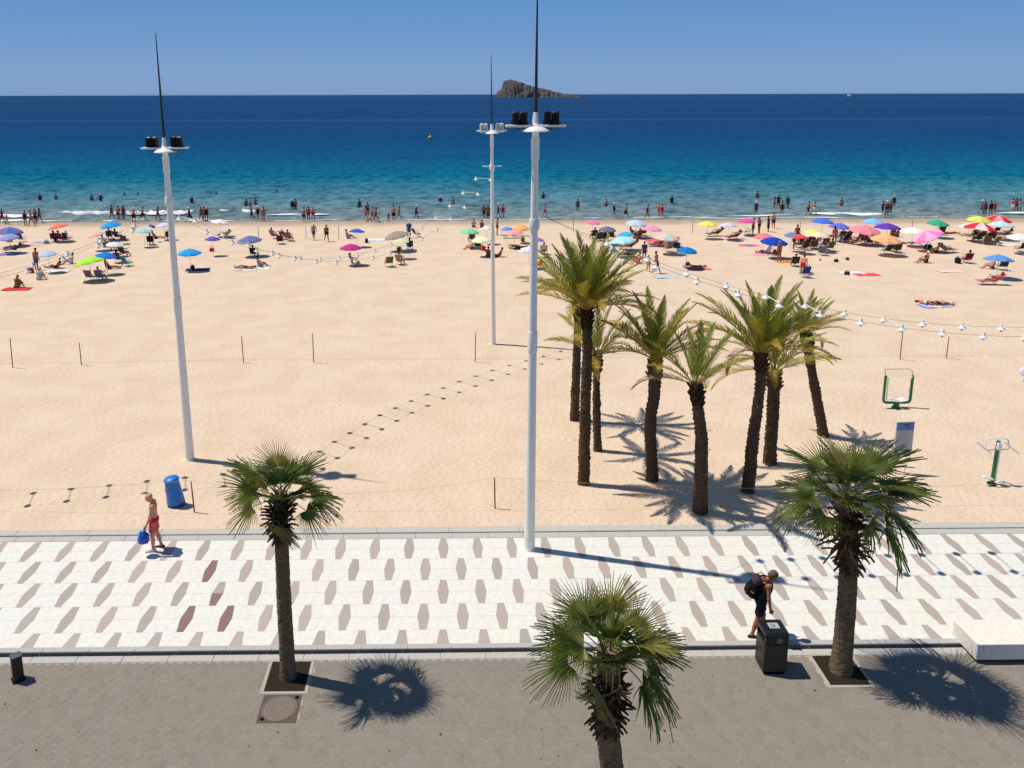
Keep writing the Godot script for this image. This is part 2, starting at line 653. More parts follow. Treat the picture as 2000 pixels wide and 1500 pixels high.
func build_sea() -> void:
	var waves := FastNoiseLite.new()
	waves.seed = 4
	waves.frequency = 0.05
	var g := Geo.new()
	# near water: low swells, finer than the far sheet, which joins it flat at 160 m
	var rows := []
	var cols := []
	var d := 88.5
	while d < 160.01:
		var row := PackedVector3Array()
		var cr := PackedColorArray()
		for i in 291:
			var x := -130.0 + i * 0.9
			var fade := smoothstep(160.0, 135.0, d) * smoothstep(89.5, 93.0, d)
			var wob := waves.get_noise_2d(x * 0.7, d) * 3.0
			var y := fade * (0.16 * sin((d + wob) * 0.85) + 0.10 * sin((d * 0.9 + x * 0.22 + wob) * 1.9) + 0.07 * sin((d - x * 0.35) * 2.6 + wob) + waves.get_noise_2d(x * 5.0, d * 12.0) * 0.12)
			for b in breakers():   # the swell that stands up behind each line of foam
				var along := smoothstep(b[0] - 4.0, b[0] + 1.0, x) * smoothstep(b[1] + 4.0, b[1] - 1.0, x)
				var off: float = d - b[2] - waves.get_noise_2d(x * 1.5, b[2] * 9.0) * 1.3 - 0.7
				y += along * b[4] * exp(-off * off * (1.2 if off > 0 else 2.6))
			y = maxf(y, -0.12 * smoothstep(91.0, 97.0, d) - 0.005)
			row.append(Vector3(x, SEA + y, -d))
			var cl := sea_color(d, x)
			var m := 1.0 + 0.22 * waves.get_noise_2d(x * 0.6, d * 5.0) + 0.18 * waves.get_noise_2d(x * 2.0 + 50, d * 9.0)
			cl = Color(cl.r * m, cl.g * m, cl.b * m)
			cr.append(cl)
		rows.append(row)
		cols.append(cr)
		d += 0.34 + (d - 88.5) * 0.004
	var last: PackedVector3Array = rows[-1]
	for i in last.size():
		last[i].y = SEA
	rows[-1] = last
	g.sheet(rows, false, false, cols)
	var dz := -last[0].z
	rows = []
	cols = []
	d = dz
	var k := 0
	while d < 62000.0:
		var row := PackedVector3Array()
		var cr := PackedColorArray()
		for i in 61:
			var u := (i - 30) / 30.0
			var x := u * (130.0 + (d - dz) * 1.3)
			row.append(Vector3(x, SEA, -d))
			var cl := sea_color(d, x)
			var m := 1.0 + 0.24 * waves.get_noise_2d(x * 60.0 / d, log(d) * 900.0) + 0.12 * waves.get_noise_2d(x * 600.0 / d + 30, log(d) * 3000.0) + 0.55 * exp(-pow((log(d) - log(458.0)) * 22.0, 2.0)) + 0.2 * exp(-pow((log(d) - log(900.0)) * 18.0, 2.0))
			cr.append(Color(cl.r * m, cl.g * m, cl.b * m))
		rows.append(row)
		cols.append(cr)
		k += 1
		d *= 1.012 if d < 3000 else 1.08
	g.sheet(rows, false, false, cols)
	if g.n[0].y < 0:
		for i in g.n.size():
			g.n[i] = -g.n[i]
		g.t.reverse()
	var m := paint(Color.WHITE, 0.3, 0.03)
	world_map(m, noise_tex(0.02, [[0.25, Color(0.70, 0.76, 0.80)], [0.5, Color(0.95, 0.96, 0.97)], [0.8, Color(1, 1, 1)]], 31, 5), noise_tex(0.03, [], 33, 5, 512, FastNoiseLite.TYPE_SIMPLEX_SMOOTH, 9.0), 26.0, 1.0)
	m.uv1_scale = Vector3(1.0 / 30.0, 1.0 / 20.0, 1.0 / 17.0)
	struct("sea", g, m)
	# foam of the little breakers: lumpy ridges of white water
	for b in breakers():
		var f := Geo.new()
		var fr := []
		var nseg := int((b[1] - b[0]) / 0.35)
		for i in nseg + 1:
			var x: float = lerpf(b[0], b[1], float(i) / nseg)
			var ends := minf(1.0, minf(i, nseg - i) / 8.0)
			var w: float = b[3] * ends * clampf(0.75 + 1.3 * waves.get_noise_2d(x * 6.0, b[2] * 7.0), 0.10, 1.5)
			var mid: float = b[2] + waves.get_noise_2d(x * 1.5, b[2] * 9.0) * 1.3 - w * 0.2
			var row := PackedVector3Array()
			for q in 7:
				var s := q / 6.0 - 0.5
				var top: float = b[4] * 0.9 * ends * (0.85 + 0.6 * waves.get_noise_2d(x * 22.0, q * 60.0)) * (1.0 - 4.0 * s * s)
				row.append(Vector3(x, SEA + 0.05 + maxf(top, -0.02), -(mid + s * w)))
			fr.append(row)
		f.sheet(fr, false, false)
		if f.n[3].y < 0:
			for i in f.n.size():
				f.n[i] = -f.n[i]
			f.t.reverse()
		struct("wave_foam", f, M.foam)
	build_island()
	# buoy
	var at := on_level(840, 271, SEA)
	var o := thing("buoy", "yellow round buoy floating alone on the dark blue water", "buoy", at)
	var bg := Geo.new()
	bg.ball(Vector3(0, 0.35, 0), Vector3(0.62, 0.62, 0.62))
	part("float", bg, cloth(Color(0.88, 0.72, 0.28)), o)
	bg = Geo.new()
	bg.tube([Vector3(0, 0.9, 0), Vector3(0, 1.55, 0)], [0.09, 0.05], 6)
	bg.ball(Vector3(0, 1.6, 0), Vector3(0.16, 0.16, 0.16), 5, 8)
	part("top_mark", bg, cloth(Color(0.80, 0.62, 0.22)), o)
	# yacht on the horizon
	at = on_level(1659, 188.5, SEA)
	o = thing("motor_yacht", "tiny white motor yacht far out near the horizon", "boat", at, 90)
	var s := at.length() / 1618.0
	var hull := Geo.new()
	var hr := []
	for j in 9:
		var u := j / 8.0
		var w := 1.2 * sqrt(maxf(0.0, 1.0 - pow(u, 3.0)))
		hr.append(PackedVector3Array([Vector3(-w, 1.7 + u * 0.5, u * 9 - 4), Vector3(-w * 0.7, -0.4, u * 8 - 4), Vector3(w * 0.7, -0.4, u * 8 - 4), Vector3(w, 1.7 + u * 0.5, u * 9 - 4)]))
	hull.sheet(hr, true)
	part("hull", hull, M.lamp_white, o).scale = Vector3.ONE * s
	var cab := Geo.new()
	cab.box(Vector3(0, 2.4, -1), Vector3(1.7, 1.3, 4), 0.3)
	cab.box(Vector3(0, 3.4, -1.6), Vector3(1.3, 0.7, 2), 0.2)
	part("cabin", cab, M.lamp_white, o).scale = Vector3.ONE * s


func breakers() -> Array:   # from x, to x, distance, width, height
	return [[-54.0, -46.0, 95.3, 1.6, 0.30], [-49.0, -33.0, 96.0, 0.8, 0.42], [-40.5, -27.5, 97.2, 1.9, 0.40], [-29.0, -20.5, 97.6, 0.6, 0.36], [-54.0, -44.5, 91.4, 0.9, 0.06], [-40.5, -31.0, 91.6, 1.0, 0.08], [-30.0, -23.0, 91.8, 1.2, 0.07], [-21.0, -13.0, 95.2, 1.0, 0.16],
		[-8.0, 2.5, 90.9, 0.35, 0.03], [9.0, 15.5, 91.6, 0.35, 0.03], [25.0, 30.5, 92.6, 0.5, 0.05], [32.0, 40.0, 93.2, 0.7, 0.08], [40.8, 51.5, 93.8, 1.5, 0.20], [63.0, 70.0, 94.5, 0.9, 0.15],
		[-56.0, -22.0, 90.9, 0.55, 0.03], [-24.0, -6.0, 91.2, 0.35, 0.025], [-2.0, 12.0, 91.0, 0.28, 0.02], [14.0, 27.0, 91.5, 0.35, 0.025], [26.0, 46.0, 91.3, 0.5, 0.03], [47.0, 72.0, 91.6, 0.3, 0.025]]


func build_island() -> void:
	# outline of the ridge as read off its skyline: a cliff on the left and a long ramp falling to the right
	var ridge := [[-195.0, 2.0], [-190.0, 24.0], [-172.0, 36.0], [-165.0, 62.0], [-158.0, 80.0], [-140.0, 79.0], [-128.0, 82.0], [-100.0, 73.0], [-60.0, 62.0], [-20.0, 50.0], [30.0, 38.0], [75.0, 26.0], [120.0, 16.0], [160.0, 10.0], [190.0, 4.0], [200.0, 0.0]]
	var base := on_level(1050, 188, SEA)
	base = Vector3(base.x / -base.z * 4000.0, SEA, -4000.0)
	var o := thing("island", "rocky island with a steep left cliff and long ramp, on the horizon", "island", base)
	var f := FastNoiseLite.new()
	f.seed = 12
	f.frequency = 0.018
	f.fractal_octaves = 5
	var g := Geo.new()
	var rows := []
	for i in 91:
		var x := -197.0 + 398.0 * i / 90.0
		var top := 0.0
		for k in ridge.size() - 1:
			if x >= ridge[k][0]:
				top = lerpf(ridge[k][1], ridge[k + 1][1], clampf((x - ridge[k][0]) / (ridge[k + 1][0] - ridge[k][0]), 0, 1))
		var row := PackedVector3Array()
		for j in 25:
			var u := j / 24.0 * 2.0 - 1.0       # across, towards the camera at +1
			var side := 1.0 - pow(absf(u), 1.6)
			var h := top * side * (1.0 + 0.35 * f.get_noise_2d(x, u * 70.0) * absf(u) * 2.0) + f.get_noise_2d(x * 2.5, u * 160.0) * 9.0 * side
			row.append(Vector3(x + f.get_noise_2d(x * 2, u * 90.0 + 300) * 6.0, maxf(h, -3.0 if absf(u) > 0.95 else 0.5), u * (40.0 + top * 0.6) + f.get_noise_2d(x * 3.0, u * 60.0 + 99) * 16.0))
		rows.append(row)
	g.sheet(rows, false, false)
	if g.n[90 * 12].y < 0:
		for i in g.n.size():
			g.n[i] = -g.n[i]
		g.t.reverse()
	part("rock", g, M.rock, o)
	g = Geo.new()   # the low skerry off its right-hand tip
	g.ball(Vector3(206, 0, 8), Vector3(16, 3.4, 10), 7, 12)
	g.ball(Vector3(192, 0, 20), Vector3(9, 3.0, 7), 6, 10)
	part("skerry", g, M.rock, o)


func build_ground() -> void:
	# ---- sand: fine near the camera, wide to the sides
	var f := FastNoiseLite.new()
	f.seed = 8
	f.frequency = 0.35
	f.fractal_octaves = 3
	var g := Geo.new()
	var zs := []
	var d := SAND0 - 0.12
	while d < 104.0:
		zs.append(d)
		d += 0.16 + (d - SAND0) * 0.011
	zs.append(150.0)
	var rows := []
	var cols := []
	for dd: float in zs:
		var row := PackedVector3Array()
		var cr := PackedColorArray()
		for i in 261:
			var u := (i - 130) / 130.0
			var x := u * 30.0 * (1.0 + absf(u) * (1.0 + (dd - 24.0) * 0.03)) + 2.0
			var rough := smoothstep(SAND0, SAND0 + 1.0, dd) * smoothstep(89.0, 80.0, dd)
			var y := sand_y(-dd) + (f.get_noise_2d(x, dd) * 0.030 + f.get_noise_2d(x * 4.0, dd * 4.0) * 0.022) * rough
			if dd < SAND0:
				y = -0.03
			row.append(Vector3(x, y, -dd))
			var wet := smoothstep(84.5, 89.0, dd + f.get_noise_2d(x * 0.3, 5.0) * 1.2)
			cr.append(Color(1, 1, 1).lerp(Color(0.62, 0.60, 0.60), wet))
		rows.append(row)
		cols.append(cr)
	g.sheet(rows, false, false, cols)
	if g.n[500].y < 0:
		for i in g.n.size():
			g.n[i] = -g.n[i]
		g.t.reverse()
	struct("sand_beach", g, M.sand)

	# ---- promenade: a bed, then the pale and the rose stones, each with its own joint
	g = Geo.new()
	g.box(Vector3(2, -0.15, -18.63), Vector3(64, 0.293, 4.55), 0.0)
	var deck := struct("promenade", g, M.grout)
	var x0 := on_level(827, 1205, 0).x
	var zrow := [20.894, 19.905, 18.915, 17.925, 16.94, 16.446]
	var pitch := 0.923
	var nw := 0
	var nr := 0
	var rest_w := Geo.new()
	var rest_r := Geo.new()
	for r in 5:
		var za: float = -zrow[r]
		var zb := za + (0.988 if r < 4 else 0.497)
		var zm := za + 0.494
		var shift := 0.0 if r % 2 == 1 else 0.5
		for i in range(-34, 36):
			var cx := x0 + (i + shift) * pitch
			var seen := cx > (-890.0 / 1618.0) * (-za + 2.0) * 1.03 - 0.4 and cx < (1110.0 / 1618.0) * (-za + 2.0) * 1.03 + 0.9
			var gap := 0.0022
			# rose stone: a long hexagon, in a few places of two halves
			var ends := 0.075
			var half := 0.14
			var polys := [[Vector3(-ends, 0, zb - gap), Vector3(ends, 0, zb - gap), Vector3(half, 0, zm), Vector3(ends, 0, za + gap), Vector3(-ends, 0, za + gap), Vector3(-half, 0, zm)]]
			var p := on_level_inv(Vector3(cx, 0, zm))
			var kinds := [0]
			if r == 4:
				polys = [[Vector3(-half, 0, zb - gap), Vector3(half, 0, zb - gap), Vector3(ends, 0, za + gap), Vector3(-ends, 0, za + gap)]]
			elif (p - Vector2(424, 1160)).length() < 28:
				polys = [[Vector3(-half, 0, zm - 0.003), Vector3(half, 0, zm - 0.003), Vector3(ends, 0, za + gap), Vector3(-ends, 0, za + gap)], [Vector3(-ends, 0, zb - gap), Vector3(ends, 0, zb - gap), Vector3(half, 0, zm + 0.003), Vector3(-half, 0, zm + 0.003)]]
				kinds = [0, 1]
			for q in [Vector2(409, 1116), Vector2(366, 1210), Vector2(442, 1209)]:
				if (p - q).length() < 30:
					kinds = [1]
			for q in polys.size():
				var pg := Geo.new() if seen else rest_r
				var moved: Array = polys[q].map(func(s: Vector3): return s + Vector3(cx, 0, 0))
				pg.slab(moved, -0.02, rng.randf_range(-0.0008, 0.0008), 0.0012)
				if seen:
					piece("rose_stone", nr, pg.mesh(), M.slab_wine if kinds[q] == 1 else M.slab_rose[rng.randi() % 5], deck)
					nr += 1
			# pale stones between two rose ones: far half and near half
			var l := cx
			var e := cx + pitch
			var far_half := [Vector3(l + half + 0.003, 0, zm - 0.003), Vector3(e - half - 0.003, 0, zm - 0.003), Vector3(e - ends - 0.003, 0, za + gap), Vector3(l + ends + 0.003, 0, za + gap)]
			var near_half := [Vector3(l + ends + 0.003, 0, zb - gap), Vector3(e - ends - 0.003, 0, zb - gap), Vector3(e - half - 0.003, 0, zm + 0.003), Vector3(l + half + 0.003, 0, zm + 0.003)]
			for poly in ([far_half, near_half] if r < 4 else [far_half]):
				var take := seen and nw < 299
				var pg := Geo.new() if take else rest_w
				pg.slab(poly, -0.02, rng.randf_range(-0.0008, 0.0008), 0.0012)
				if take:
					piece("pale_stone", nw, pg.mesh(), M.slab_white[rng.randi() % 5], deck)
					nw += 1
	tag(part("outer_pale_stones", rest_w, M.slab_white[0], deck), "", "", "", "stuff")
	tag(part("outer_rose_stones", rest_r, M.slab_rose[0], deck), "", "", "", "stuff")

	# ---- kerbs on both sides, in lengths with open joints
	kerb_run("seaward_kerb", -20.91, -21.18, -0.30, 0.004, M.kerb_light, 1.0)
	kerb_run("sand_kerb", -21.186, -21.48, -0.30, 0.035, M.kerb_sand, 2.0)
	kerb_run("street_kerb", -16.285, -16.437, -0.30, 0.004, M.kerb, 1.0)
	kerb_run("kerb_shade_strip", -16.262, -16.284, -0.30, -0.006, M.kerb_shade, 1.0)  # added thin strip: shade of the kerb's camera-side face painted as dark colour
	kerb_run("street_edging", -16.045, -16.258, -0.30, STREET + 0.004, M.kerb_light, 1.0)

	# ---- street: joint bed and hexagonal pavers
	g = Geo.new()
	g.box(Vector3(2, STREET - 0.1535, -8.0), Vector3(64, 0.3, 16.08), 0.0)
	var road := struct("street_paving", g, M.joint)
	var keep := []
	for p in pits():
		keep.append(Rect2(p.x - 0.47, p.z - 0.50, 0.94, 1.02))
	var mh := manhole_at()
	keep.append(Rect2(mh.x - 0.40, mh.z - 0.40, 0.80, 0.80))
	var hexes := []
	for j in range(0, 34):
		var z := -15.92 + j * 0.19
		for i in range(-85, 110):
			var x := (i + 0.5 * (j % 2)) * 0.204
			if x < -16 or x > 20:
				continue
			hexes.append(Vector3(x, 0, z))
	var few := []
	for k in 4:
		few.append(paver_shape(k).mesh())
	var n := 0
	var rest := []
	for k in 6:
		rest.append(Geo.new())
	hexes.reverse()
	for h in hexes:
		var inside := false
		for q in keep:
			if q.grow(-0.03).has_point(Vector2(h.x, h.z)):
				inside = true
		if inside:
			continue
		var px := on_level_inv(h + Vector3(0, STREET, 0))
		var tilt := Basis.from_euler(Vector3(rng.randf_range(-0.012, 0.012), 0, rng.randf_range(-0.012, 0.012)))
		var place: Vector3 = h + Vector3(0, STREET + rng.randf_range(-0.0015, 0.0015), 0)
		if n < 299 and px.y < 1496 and px.x > -4 and px.x < 2004 and px.y > 0:
			piece("paver", n, few[rng.randi() % 4], M.paver[rng.randi() % 6], road, place, tilt)
			n += 1
		else:
			append(rest[rng.randi() % 6], paver_shape(rng.randi() % 4), Transform3D(tilt, place))
	litter()
	for k in 6:
		tag(part("farther_pavers", rest[k], M.paver[k], road), "", "", "", "stuff")


func litter() -> void:
	var g := Geo.new()
	for i in 230:
		var p := Vector3(rng.randf_range(-10, 14), STREET + 0.006, rng.randf_range(-15.9, -9.5))
		var s := rng.randf_range(0.006, 0.020) * (1.8 if rng.randf() < 0.12 else 1.0)
		var a := rng.randf() * TAU
		var u := Vector3(cos(a), rng.randf_range(-0.1, 0.2), sin(a)) * s
		var w := Vector3(-sin(a), rng.randf_range(0.0, 0.3), cos(a)) * s * rng.randf_range(0.4, 0.9)
		var t := rng.randf_range(0.25, 1.0)
		g.col = Color(t, t * rng.randf_range(0.85, 1.0), t * rng.randf_range(0.7, 0.95))
		g.quad(p - u, p - w + Vector3.UP * 0.004, p + u, p + w + Vector3.UP * 0.008)
	tag(part("dry_leaf_litter", g, paint(Color(0.32, 0.26, 0.20), 0.95, 0.2), self), "scattered dry leaf bits on the street paving", "litter", "", "stuff")


func append(g: Geo, o: Geo, tr: Transform3D) -> void:
	var k := g.v.size()
	g.v.append_array(tr * o.v)
	var b := tr.basis
	for q in o.n:
		g.n.append(b * q)
	g.c.append_array(o.c)
	for q in o.t:
		g.t.append(q + k)


func paver_shape(k: int) -> Geo:
	var g := Geo.new()
	var poly := []
	for i in 6:
		var a := TAU * (i + 0.5) / 6.0
		poly.append(Vector3(cos(a) * 0.1165, 0, -sin(a) * 0.1235) * (0.985 + 0.006 * ((i * 7 + k * 5) % 4)))
	g.slab(poly, -0.03, 0.0, 0.003)
	return g


func on_level_inv(p: Vector3) -> Vector2:
	var q := cam_basis.inverse() * (p - EYE)
	return Vector2(PPX + FOC * q.x / -q.z, PPY - FOC * q.y / -q.z)


func kerb_run(called: String, z0: float, z1: float, y0: float, y1: float, material: Material, long: float) -> void:
	var bed := Geo.new()
	bed.box(Vector3(2, (y0 + y1) / 2 - 0.008, (z0 + z1) / 2), Vector3(64, y1 - y0 - 0.016, absf(z1 - z0) - 0.008), 0.0)
	var o := struct(called, bed, M.joint)
	var rest := Geo.new()
	var n := 0
	var x := -30.0
	while x < 34.0:
		var l := long * rng.randf_range(0.98, 1.02)
		var seen := x > -16.0 and x < 21.0
		var g := Geo.new() if seen else rest
		g.box(Vector3(x + l / 2, (y0 + y1) / 2 + rng.randf_range(-0.002, 0.002), (z0 + z1) / 2), Vector3(l - 0.006, y1 - y0, absf(z1 - z0)), 0.008)
		if seen:
			piece("kerb_stone", n, g.mesh(), material, o)
			n += 1
		x += l
	tag(part("outer_kerb_stones", rest, material, o), "", "", "", "stuff")


func pits() -> Array:
	return [on_level(563, 1321, STREET), on_level(1642, 1309, STREET), Vector3(on_level(1187, 1500, STREET).x, STREET, -12.1)]


func manhole_at() -> Vector3:
	return on_level(546, 1384, STREET)


# ---------------------------------------------------------------- lighting masts and festoon lights
func build_masts() -> void:
	var near := mast("tall white lighting mast on the promenade beside the street palm", on_level(1034, 1072, 0.0), Vector2(1046, 247), Vector2(1043, -60), 0.145, M.lamp_black)
	var left := mast("white lighting mast on the sand left, black floodlights and a spike", on_sand(371, 897), Vector2(322, 290), Vector2(312, 65), 0.15, M.lamp_black)
	var far := mast("thinner far lighting mast out on the sand with white floodlights", on_sand(963.5, 672), Vector2(960.5, 256), Vector2(959.5, 107), 0.125, M.lamp_white)
	# festoon strings: near mast to the right, left mast to the far mast, left mast to the left
	var a0 := mast_at(near, 9.05)
	string_of(a0 + Vector3(0.25, 0, 0), Vector3(a0.x + 25.6, 9.05, a0.z), 3.05, 24, Vector3(0, 0, 1), "rightwards from near mast", 1.0, 14)
	var l0 := mast_at(left, 8.6)
	var f0 := mast_at(far, 8.95)
	string_of(l0, f0, 2.95, 17, Vector3.ZERO, "from left mast to far mast", 0.0, 17)
	string_of(l0, l0 + Vector3(-17.0, 0.1, 5.0), 2.3, 17, Vector3.ZERO, "leftwards from left mast", 0.5, 9)


func mast_at(o: Node3D, h: float) -> Vector3:
	return o.position + o.basis.y * h


func mast(label: String, foot: Vector3, arm_px: Vector2, tip_px: Vector2, r: float, lamp_m: Material) -> Node3D:
	var arm_p := at_z(arm_px.x, arm_px.y, foot.z)
	var tip_p := at_z(tip_px.x, tip_px.y, foot.z)
	var up := (arm_p - foot).normalized()
	var h := arm_p.distance_to(foot)
	var tip := tip_p.distance_to(foot)
	var o := thing("lighting_mast", label, "light mast", foot, 0, "floodlight masts on the promenade and beach")
	o.basis = Basis(up.cross(Vector3.BACK).normalized(), up, Vector3.BACK).orthonormalized()
	var g := Geo.new()
	var prof := []
	for i in 25:
		var u := i / 24.0
		prof.append([lerpf(r, r * 0.56, u), -0.2 + (h + 0.12) * u])
	g.lathe(prof, 20)
	part("shaft", g, M.pole, o)
	g = Geo.new()
	g.lathe([[r * 1.12, 0.0], [r * 1.12, 0.03], [r * 1.04, 0.045]], 20)
	part("base_plate", g, M.pole, o)
	for hh in [h * 0.52, h * 0.955]:
		g = Geo.new()
		var rr: float = lerpf(r, r * 0.56, hh / h)
		g.lathe([[rr + 0.003, hh - 0.30], [rr + 0.018, hh - 0.28], [rr + 0.018, hh + 0.22], [rr + 0.003, hh + 0.24]], 20)
		part("collar", g, M.pole, o)
	g = Geo.new()
	g.lathe([[0.34, h - 0.12], [0.33, h - 0.085], [0.24, h - 0.02], [0.12, h + 0.03], [0.085, h + 0.10], [0.06, h + 0.32], [0.05, h + 0.34]], 24)
	part("crown_disc", g, M.pole, o)
	g = Geo.new()
	g.box(Vector3(0, h + 0.015, 0.10), Vector3(1.42, 0.055, 0.075), 0.01)
	g.box(Vector3(0, h + 0.015, -0.12), Vector3(1.42, 0.055, 0.05), 0.01)
	for s in [-0.70, 0.70]:
		g.box(Vector3(s, h + 0.013, 0), Vector3(0.05, 0.05, 0.28), 0.006)
	part("cross_arm", g, M.pole, o)
	g = Geo.new()
	g.tube([Vector3(0, h + 0.25, 0), Vector3(0, h + 1.2, 0), Vector3(0, tip, 0)], [0.045, 0.036, 0.012], 10)
	part("spike", g, M.mast, o)
	for s in [-1, 1]:
		for q in [-1, 1]:
			var fl := Geo.new()
			var at := Vector3(s * 0.385 + q * 0.098, h + 0.16, -0.03)
			fl.box(at, Vector3(0.175, 0.42, 0.20), 0.04)
			for k in 5:
				fl.box(at + Vector3(-0.064 + k * 0.032, 0.0, 0.115), Vector3(0.008, 0.36, 0.05), 0.0)
			var body := part("floodlight", fl, lamp_m, o)
			var gl := Geo.new()
			gl.box(at + Vector3(0, 0, -0.108), Vector3(0.15, 0.37, 0.012), 0.004)
			part("lens", gl, M.glass, body)
			var yk := Geo.new()
			yk.tube([at + Vector3(-0.095, 0.0, 0), at + Vector3(-0.095, -0.24, 0), at + Vector3(0.095, -0.24, 0), at + Vector3(0.095, 0.0, 0)], [0.010], 6)
			part("yoke", yk, lamp_m, body)
	# bracket that holds the festoon cables
	g = Geo.new()
	var fh := 8.95 if r < 0.13 else 8.8
	g.box(Vector3(0, fh + 0.08, 0), Vector3(0.95 if r < 0.13 else 0.26, 0.05, 0.06), 0.01)
	g.lathe([[0.13, fh - 0.10], [0.14, fh], [0.12, fh + 0.16]], 14)
	part("cable_bracket", g, M.lamp_white, o)
	return o


func string_of(a: Vector3, b: Vector3, sag: float, count: int, bar_dir: Vector3, where: String, first: float, build: int) -> void:
	var along := Vector3(b.x - a.x, 0, b.z - a.z).normalized()
	var across := bar_dir if bar_dir != Vector3.ZERO else Vector3(-along.z, 0, along.x)
	if across.z < 0:
		across = -across
	var f := func(u: float) -> Vector3: return a.lerp(b, u) - Vector3.UP * sag * 4.0 * u * (1.0 - u)
	var cables := thing("festoon_cables", "pair of thin sagging cables carrying light bars, " + where, "cable", a)
	for s in [-0.45, 0.45]:
		var g := Geo.new()
		var path := []
		for i in 49:
			var u := i / 48.0
			var w := smoothstep(0.0, 0.06, u) * smoothstep(1.0, 0.94, u)
			path.append(f.call(u) + across * s * w - Vector3.UP * 0.02 - a)
		g.tube(path, [0.0042], 5)
		part("cable", g, M.wire, cables)
	var names := ["first", "second", "third", "fourth", "fifth", "sixth", "seventh", "eighth", "ninth", "tenth", "eleventh", "twelfth", "thirteenth", "fourteenth", "fifteenth", "sixteenth", "seventeenth"]
	for i in build:
		var u := (i + 0.6 + first) / (count + 0.3)
		if u > 0.985:
			break
		var p: Vector3 = f.call(u)
		var o := thing("festoon_light_bar", "%s white light bar with two bell lamps, counting %s" % [names[i], where], "string light", p, 0, "festoon light bars hung between the masts")
		o.basis = Basis(across, Vector3.UP, across.cross(Vector3.UP))
		var g := Geo.new()
		g.box(Vector3.ZERO, Vector3(0.92, 0.018, 0.018), 0.003)
		part("bar", g, M.lamp_white, o)
		for s in [-0.44, 0.44]:
			g = Geo.new()
			g.lathe([[0.024, 0.06], [0.034, 0.05], [0.036, 0.0], [0.055, -0.03], [0.105, -0.075], [0.102, -0.08], [0.042, -0.045]], 12, Vector3(s, 0, 0))
			var bell := part("bell_lamp", g, M.lamp_white, o)
			g = Geo.new()
			g.ball(Vector3(s, -0.10, 0), Vector3(0.042, 0.056, 0.042), 6, 10)
			part("bulb", g, M.bulb, bell)


# ---------------------------------------------------------------- palms
# a feather frond along +z from its foot; droop bends it down
func frond_shape(long: float, droop: float, seeded: int) -> ArrayMesh:
	var r := RandomNumberGenerator.new()
	r.seed = seeded
	var g := Geo.new()
	var pts := []
	var dirs := []
	var p := Vector3.ZERO
	var n := 26
	var twist := r.randf_range(-0.25, 0.25)
	for i in n + 1:
		var u := float(i) / n
		var a := -droop * pow(u, 1.7)
		var d := Vector3(sin(twist) * u * 0.35, sin(a), cos(a)).normalized()
		pts.append(p)
		dirs.append(d)
		p += d * long / n
	var rad := []
	for i in n + 1:
		rad.append(lerpf(0.024, 0.004, float(i) / n))
	g.col = Color(1.35, 1.25, 0.95)
	g.tube(pts, rad, 5)
	for i in range(7, n * 2 + 1):
		var u := i / (n * 2.0)
		var k := mini(int(u * n), n - 1)
		var at: Vector3 = pts[k].lerp(pts[k + 1], u * n - k)
		var d: Vector3 = dirs[k]
		var up := d.cross(Vector3.RIGHT).normalized()
		if up.y < 0: up = -up
		var l := long * 0.178 * sin(PI * clampf(0.12 + 0.83 * u, 0, 1)) * r.randf_range(0.85, 1.1)
		for s: float in [-1.0, 1.0]:
			var ang := lerpf(0.95, 0.42, u) + r.randf_range(-0.08, 0.08)
			var lift := r.randf_range(0.15, 0.65)
			var out := (d * cos(ang) + (Vector3.RIGHT * s * cos(lift) + up * sin(lift)) * sin(ang)).normalized()
			var wide := d.cross(out).cross(out).normalized() * 0.0145
			var mid := at + out * l * 0.55
			var tip := at + out * l - Vector3.UP * l * r.randf_range(0.02, 0.16)
			var t := r.randf_range(0.78, 1.15)
			g.col = Color(t * r.randf_range(0.92, 1.12), t, t * r.randf_range(0.85, 1.05))
			g.quad(at - wide * 0.7, mid - wide, mid + wide, at + wide * 0.7)
			g.tri(mid - wide, tip, mid + wide)
	return g.mesh()


